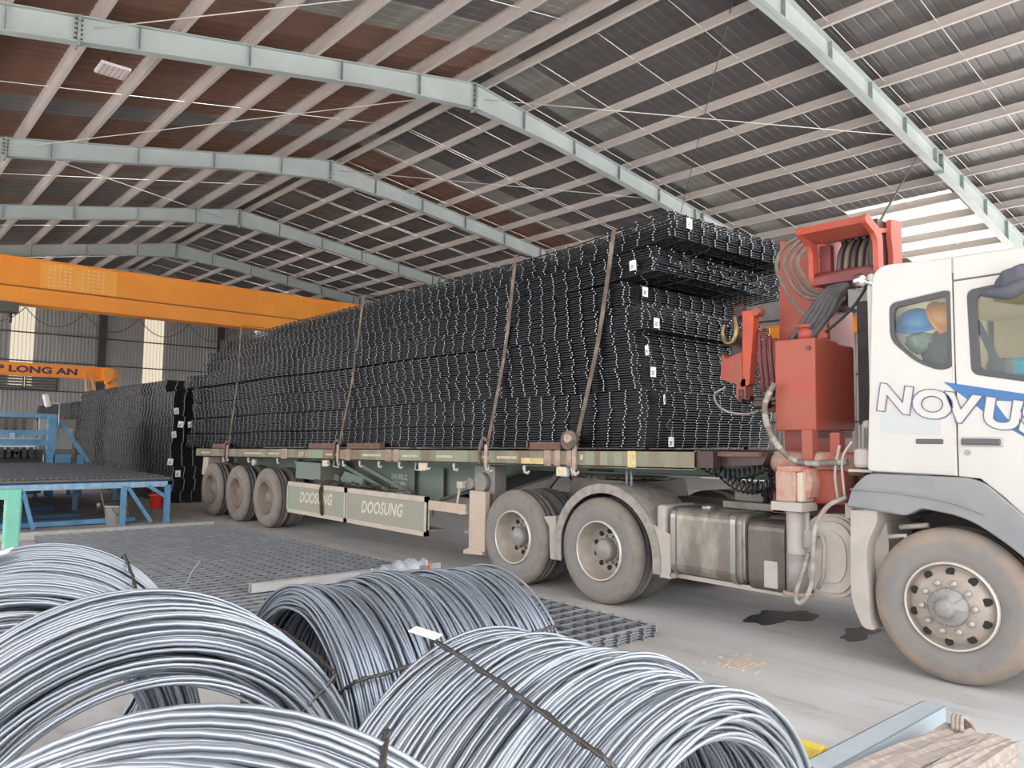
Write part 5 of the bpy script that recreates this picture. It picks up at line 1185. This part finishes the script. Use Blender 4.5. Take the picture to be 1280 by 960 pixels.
    # wet oil patches, sawdust
    def patch(name, c, rx, ry, mm, lb, cat, seed, z=.004, n=40):
        R = random.Random(seed); ph = [R.uniform(0, 6.28) for _ in range(5)]
        pts = []
        for k in range(n):
            a = 2*PI*k/n; r = 1+.22*math.sin(2*a+ph[0])+.16*math.sin(3*a+ph[1])+.12*math.sin(5*a+ph[2])+.08*math.sin(9*a+ph[3]); pts.append((c[0]+rx*r*math.cos(a), c[1]+ry*r*math.sin(a)))
        m = MB(); m.prism(pts, 0.0005, z, axis='z'); tag(m.build(name, M[mm], org=(c[0], c[1], 0)), lb, cat)
    patch('oil_puddle', (-3.75, 6.75), .22, .38, 'oil', 'dark wet oil puddle under the tractor tanks', 'puddle', 2)
    patch('oil_puddle', (-3.0, 6.75), .12, .3, 'oil', 'smaller oil puddle under the tractor step', 'puddle', 5)
    m = MB(); R = random.Random(4)
    for k in range(90):
        a = R.uniform(0, 6.28); r = abs(R.gauss(0, .1)); x, y = -3.17+r*math.cos(a)*.8, 5.14+r*math.sin(a)*1.2; s = R.uniform(.005, .016); m.box((x-s, y-s*1.6, .0), (x+s, y+s*1.6, R.uniform(.004, .012)))
    o = m.build('sawdust', M['debris'], org=(-3.17, 5.14, 0), kind='stuff'); tag(o, 'small heap of pale sawdust on the floor before the tanks', 'debris')
build_floor_things()

# ================================================================== wire coils
def coil(label, far, th, L, R, r, n, mm, seed, ties=(), wr=.0055, tagat=None, flare=.0):
    RR = random.Random(seed); a = Vector((math.cos(th), math.sin(th), 0)); sd = Vector((-a.y, a.x, 0)); up = Vector((0, 0, 1))
    c0 = Vector((far[0], far[1], R)); t = thing('wire_coil', label, 'wire coil', (c0+a*L/2)*1.0-Vector((0, 0, R)), 'wire coils')
    m = MB(); ph = [RR.uniform(0, 6.28) for _ in range(4)]
    def bulge(u): return .012*math.sin(9*u+ph[0])+.009*math.sin(17*u+ph[1])+.006*math.sin(31*u+ph[2])
    seg = 64
    per = max(8, int(L/(wr*2.15)))
    rows = []
    for k in range(n):
        lay = k//per; u = ((k % per)+.5)/per + RR.uniform(-.3, .3)/per
        rad = R-.006-lay*wr*1.9*RR.uniform(.9, 1.5) if lay < 5 else RR.uniform(r, R-.03)
        rows.append((u, rad))
    for k in range(int(per*1.6)): rows.append((RR.uniform(0, 1), r+RR.uniform(0, .03)))
    for e in (0, 1):
        for k in range(16): rows.append((e+RR.uniform(-.02, .02), RR.uniform(r, R)))
    for u, rad in rows:
        rad = min(R, max(r, rad+bulge(u)-.012)); tx, tz = RR.gauss(0, .012), RR.gauss(0, .010); p1, p2 = RR.uniform(0, 6.28), RR.uniform(0, 6.28); e1 = RR.uniform(0, .007); dx, dzv = RR.gauss(0, .005), RR.gauss(0, .004)
        cc = c0+a*(u*L); pts = []
        big = RR.random() < .10
        if big: tx *= 3; tz *= 2.5
        for i in range(seg):
            an = 2*PI*i/seg; q = rad+e1*math.sin(2*an+p1)+e1*.5*math.sin(3*an+p2)
            p = cc+sd*(q*math.cos(an)+dx)+up*(q*math.sin(an)+dzv)+a*(tx*math.cos(an)+tz*math.sin(an)+.006*math.sin(2*an+p2))
            p.z = max(p.z, wr); pts.append(p)
        m.tube(pts, wr, 5, 0, closed=True)
    m.build('wire_turns', M[mm], t, kind='stuff', recalc=False)
    for t0, t1 in ties:
        w = MB(); ro, ri = R+.012, r-.014
        def base(u, q):
            an = math.radians(t0+(t1-t0)*u); return c0+a*(u*L)+(sd*math.cos(an)+up*math.sin(an))*q
        loop = [base(-.03, (ro+ri)/2), base(-.015, ro-.01), base(.05, ro), base(.35, ro+.006), base(.65, ro+.006), base(.95, ro), base(1.015, ro-.01), base(1.03, (ro+ri)/2), base(1.0, ri+.005), base(.5, ri-.004), base(.0, ri+.005)]
        S = spline(loop+[loop[0]], 4)[:-1]; w.tube(S, .0055, 6, closed=True); tw = [S[k]+Vector((0, 0, 0)) for k in range(len(S))]
        w.tube([p+sd*.006*math.cos(k*1.9)+up*.006*math.sin(k*1.9) for k, p in enumerate(S)], .0045, 5, closed=True)
        w.build('tie_wire', M['tie'], t)
    if tagat:
        u, an, w_, h_ = tagat; an = math.radians(an); d = sd*math.cos(an)+up*math.sin(an); tg_ = -sd*math.sin(an)+up*math.cos(an)
        p = c0+a*(u*L)+d*(R+.018); m = MB(); vs = [p+a*(i*w_/2)+tg_*(j*h_/2)+d*(.004*k) for k in (0, .5) for i, j in ((-1,-1),(1,-1),(1,1),(-1,1))]
        m.add(vs, [(0,3,2,1),(4,5,6,7),(0,1,5,4),(1,2,6,5),(2,3,7,6),(3,0,4,7)]); m.build('paper_tag', M['paper'], t)
    return t
def build_coils():
    coil('bright wire coil beside the channel, tied across its side, open end toward the front wheel', (-1.722, 1.424), math.radians(1.5), .73, .558, .436, 250, 'wire', 11, ties=((107.5, 122.5), (20, 25)), tagat=(-.05, 107, .12, .03))
    coil('darker wire coil lying behind the bright one, with wrapped bundle on top', (-2.585, 2.20), math.radians(-92.7), .88, .552, .46, 280, 'wire_dull', 12, ties=((190, 188), (40, 35)), wr=.006)
    coil('bright wire coil at the left whose open end shows the floor through it', (-2.468, .69), math.radians(-7), .42, .596, .436, 220, 'wire', 13, ties=((45, 38), (165, 165)))
    coil('wire coil at the left edge behind the others, with a white tag', (-4.05, .77), math.radians(-15), 1.2, .577, .43, 380, 'wire', 14, ties=((57, 50), (150, 150)), tagat=(.36, 109, .16, .22))
    coil('bright wire coil nearest the camera at the bottom left', (-1.25, .517), math.radians(-43), .75, .607, .44, 260, 'wire', 15, ties=((66, 58), (150, 150)))
    # wrapped bundle on the second coil
    t = thing('wrapped_bundle', 'crumpled clear plastic bundle with orange rag ends lying on the darker wire coil', 'bundle', (-2.86, 1.9, 1.03))
    def roll(P, r, ph):
        P = [(x_-.01, y_-.06, z_-.018) for x_, y_, z_ in P]; m = MB(); S = spline(P, 6); m.tube(S, [r*(1+.35*math.sin(k*1.7+ph)) for k in range(len(S))], 9, smooth=False)
        return m
    m = roll([(-2.90, 1.80, 1.05), (-2.87, 1.86, 1.06), (-2.83, 1.95, 1.085), (-2.83, 2.04, 1.085)], .034, 0); m.build('plastic_wrap', M['plastic'], t)
    m = roll([(-2.87, 1.92, 1.075), (-2.88, 2.0, 1.09), (-2.87, 2.11, 1.085)], .027, 1); m.build('plastic_wrap', M['plastic'], t)
    for c, sg in (((-2.92, 1.73, 1.027), -1), ((-2.88, 2.06, 1.057), 1)):
        m = MB()
        for k in range(9): m.bar(c, (c[0]+rnd.uniform(-.02, .02), c[1]+sg*rnd.uniform(.005, .03), c[2]+rnd.uniform(-.015, .015)), .012, .008)
        m.build('rag_end', M['orange'], t)
build_coils()
for o in bpy.data.objects:
    if o.type == 'MESH' and len(o.data.polygons) > 300 and not o.get('kind') == 'stuff':
        pass
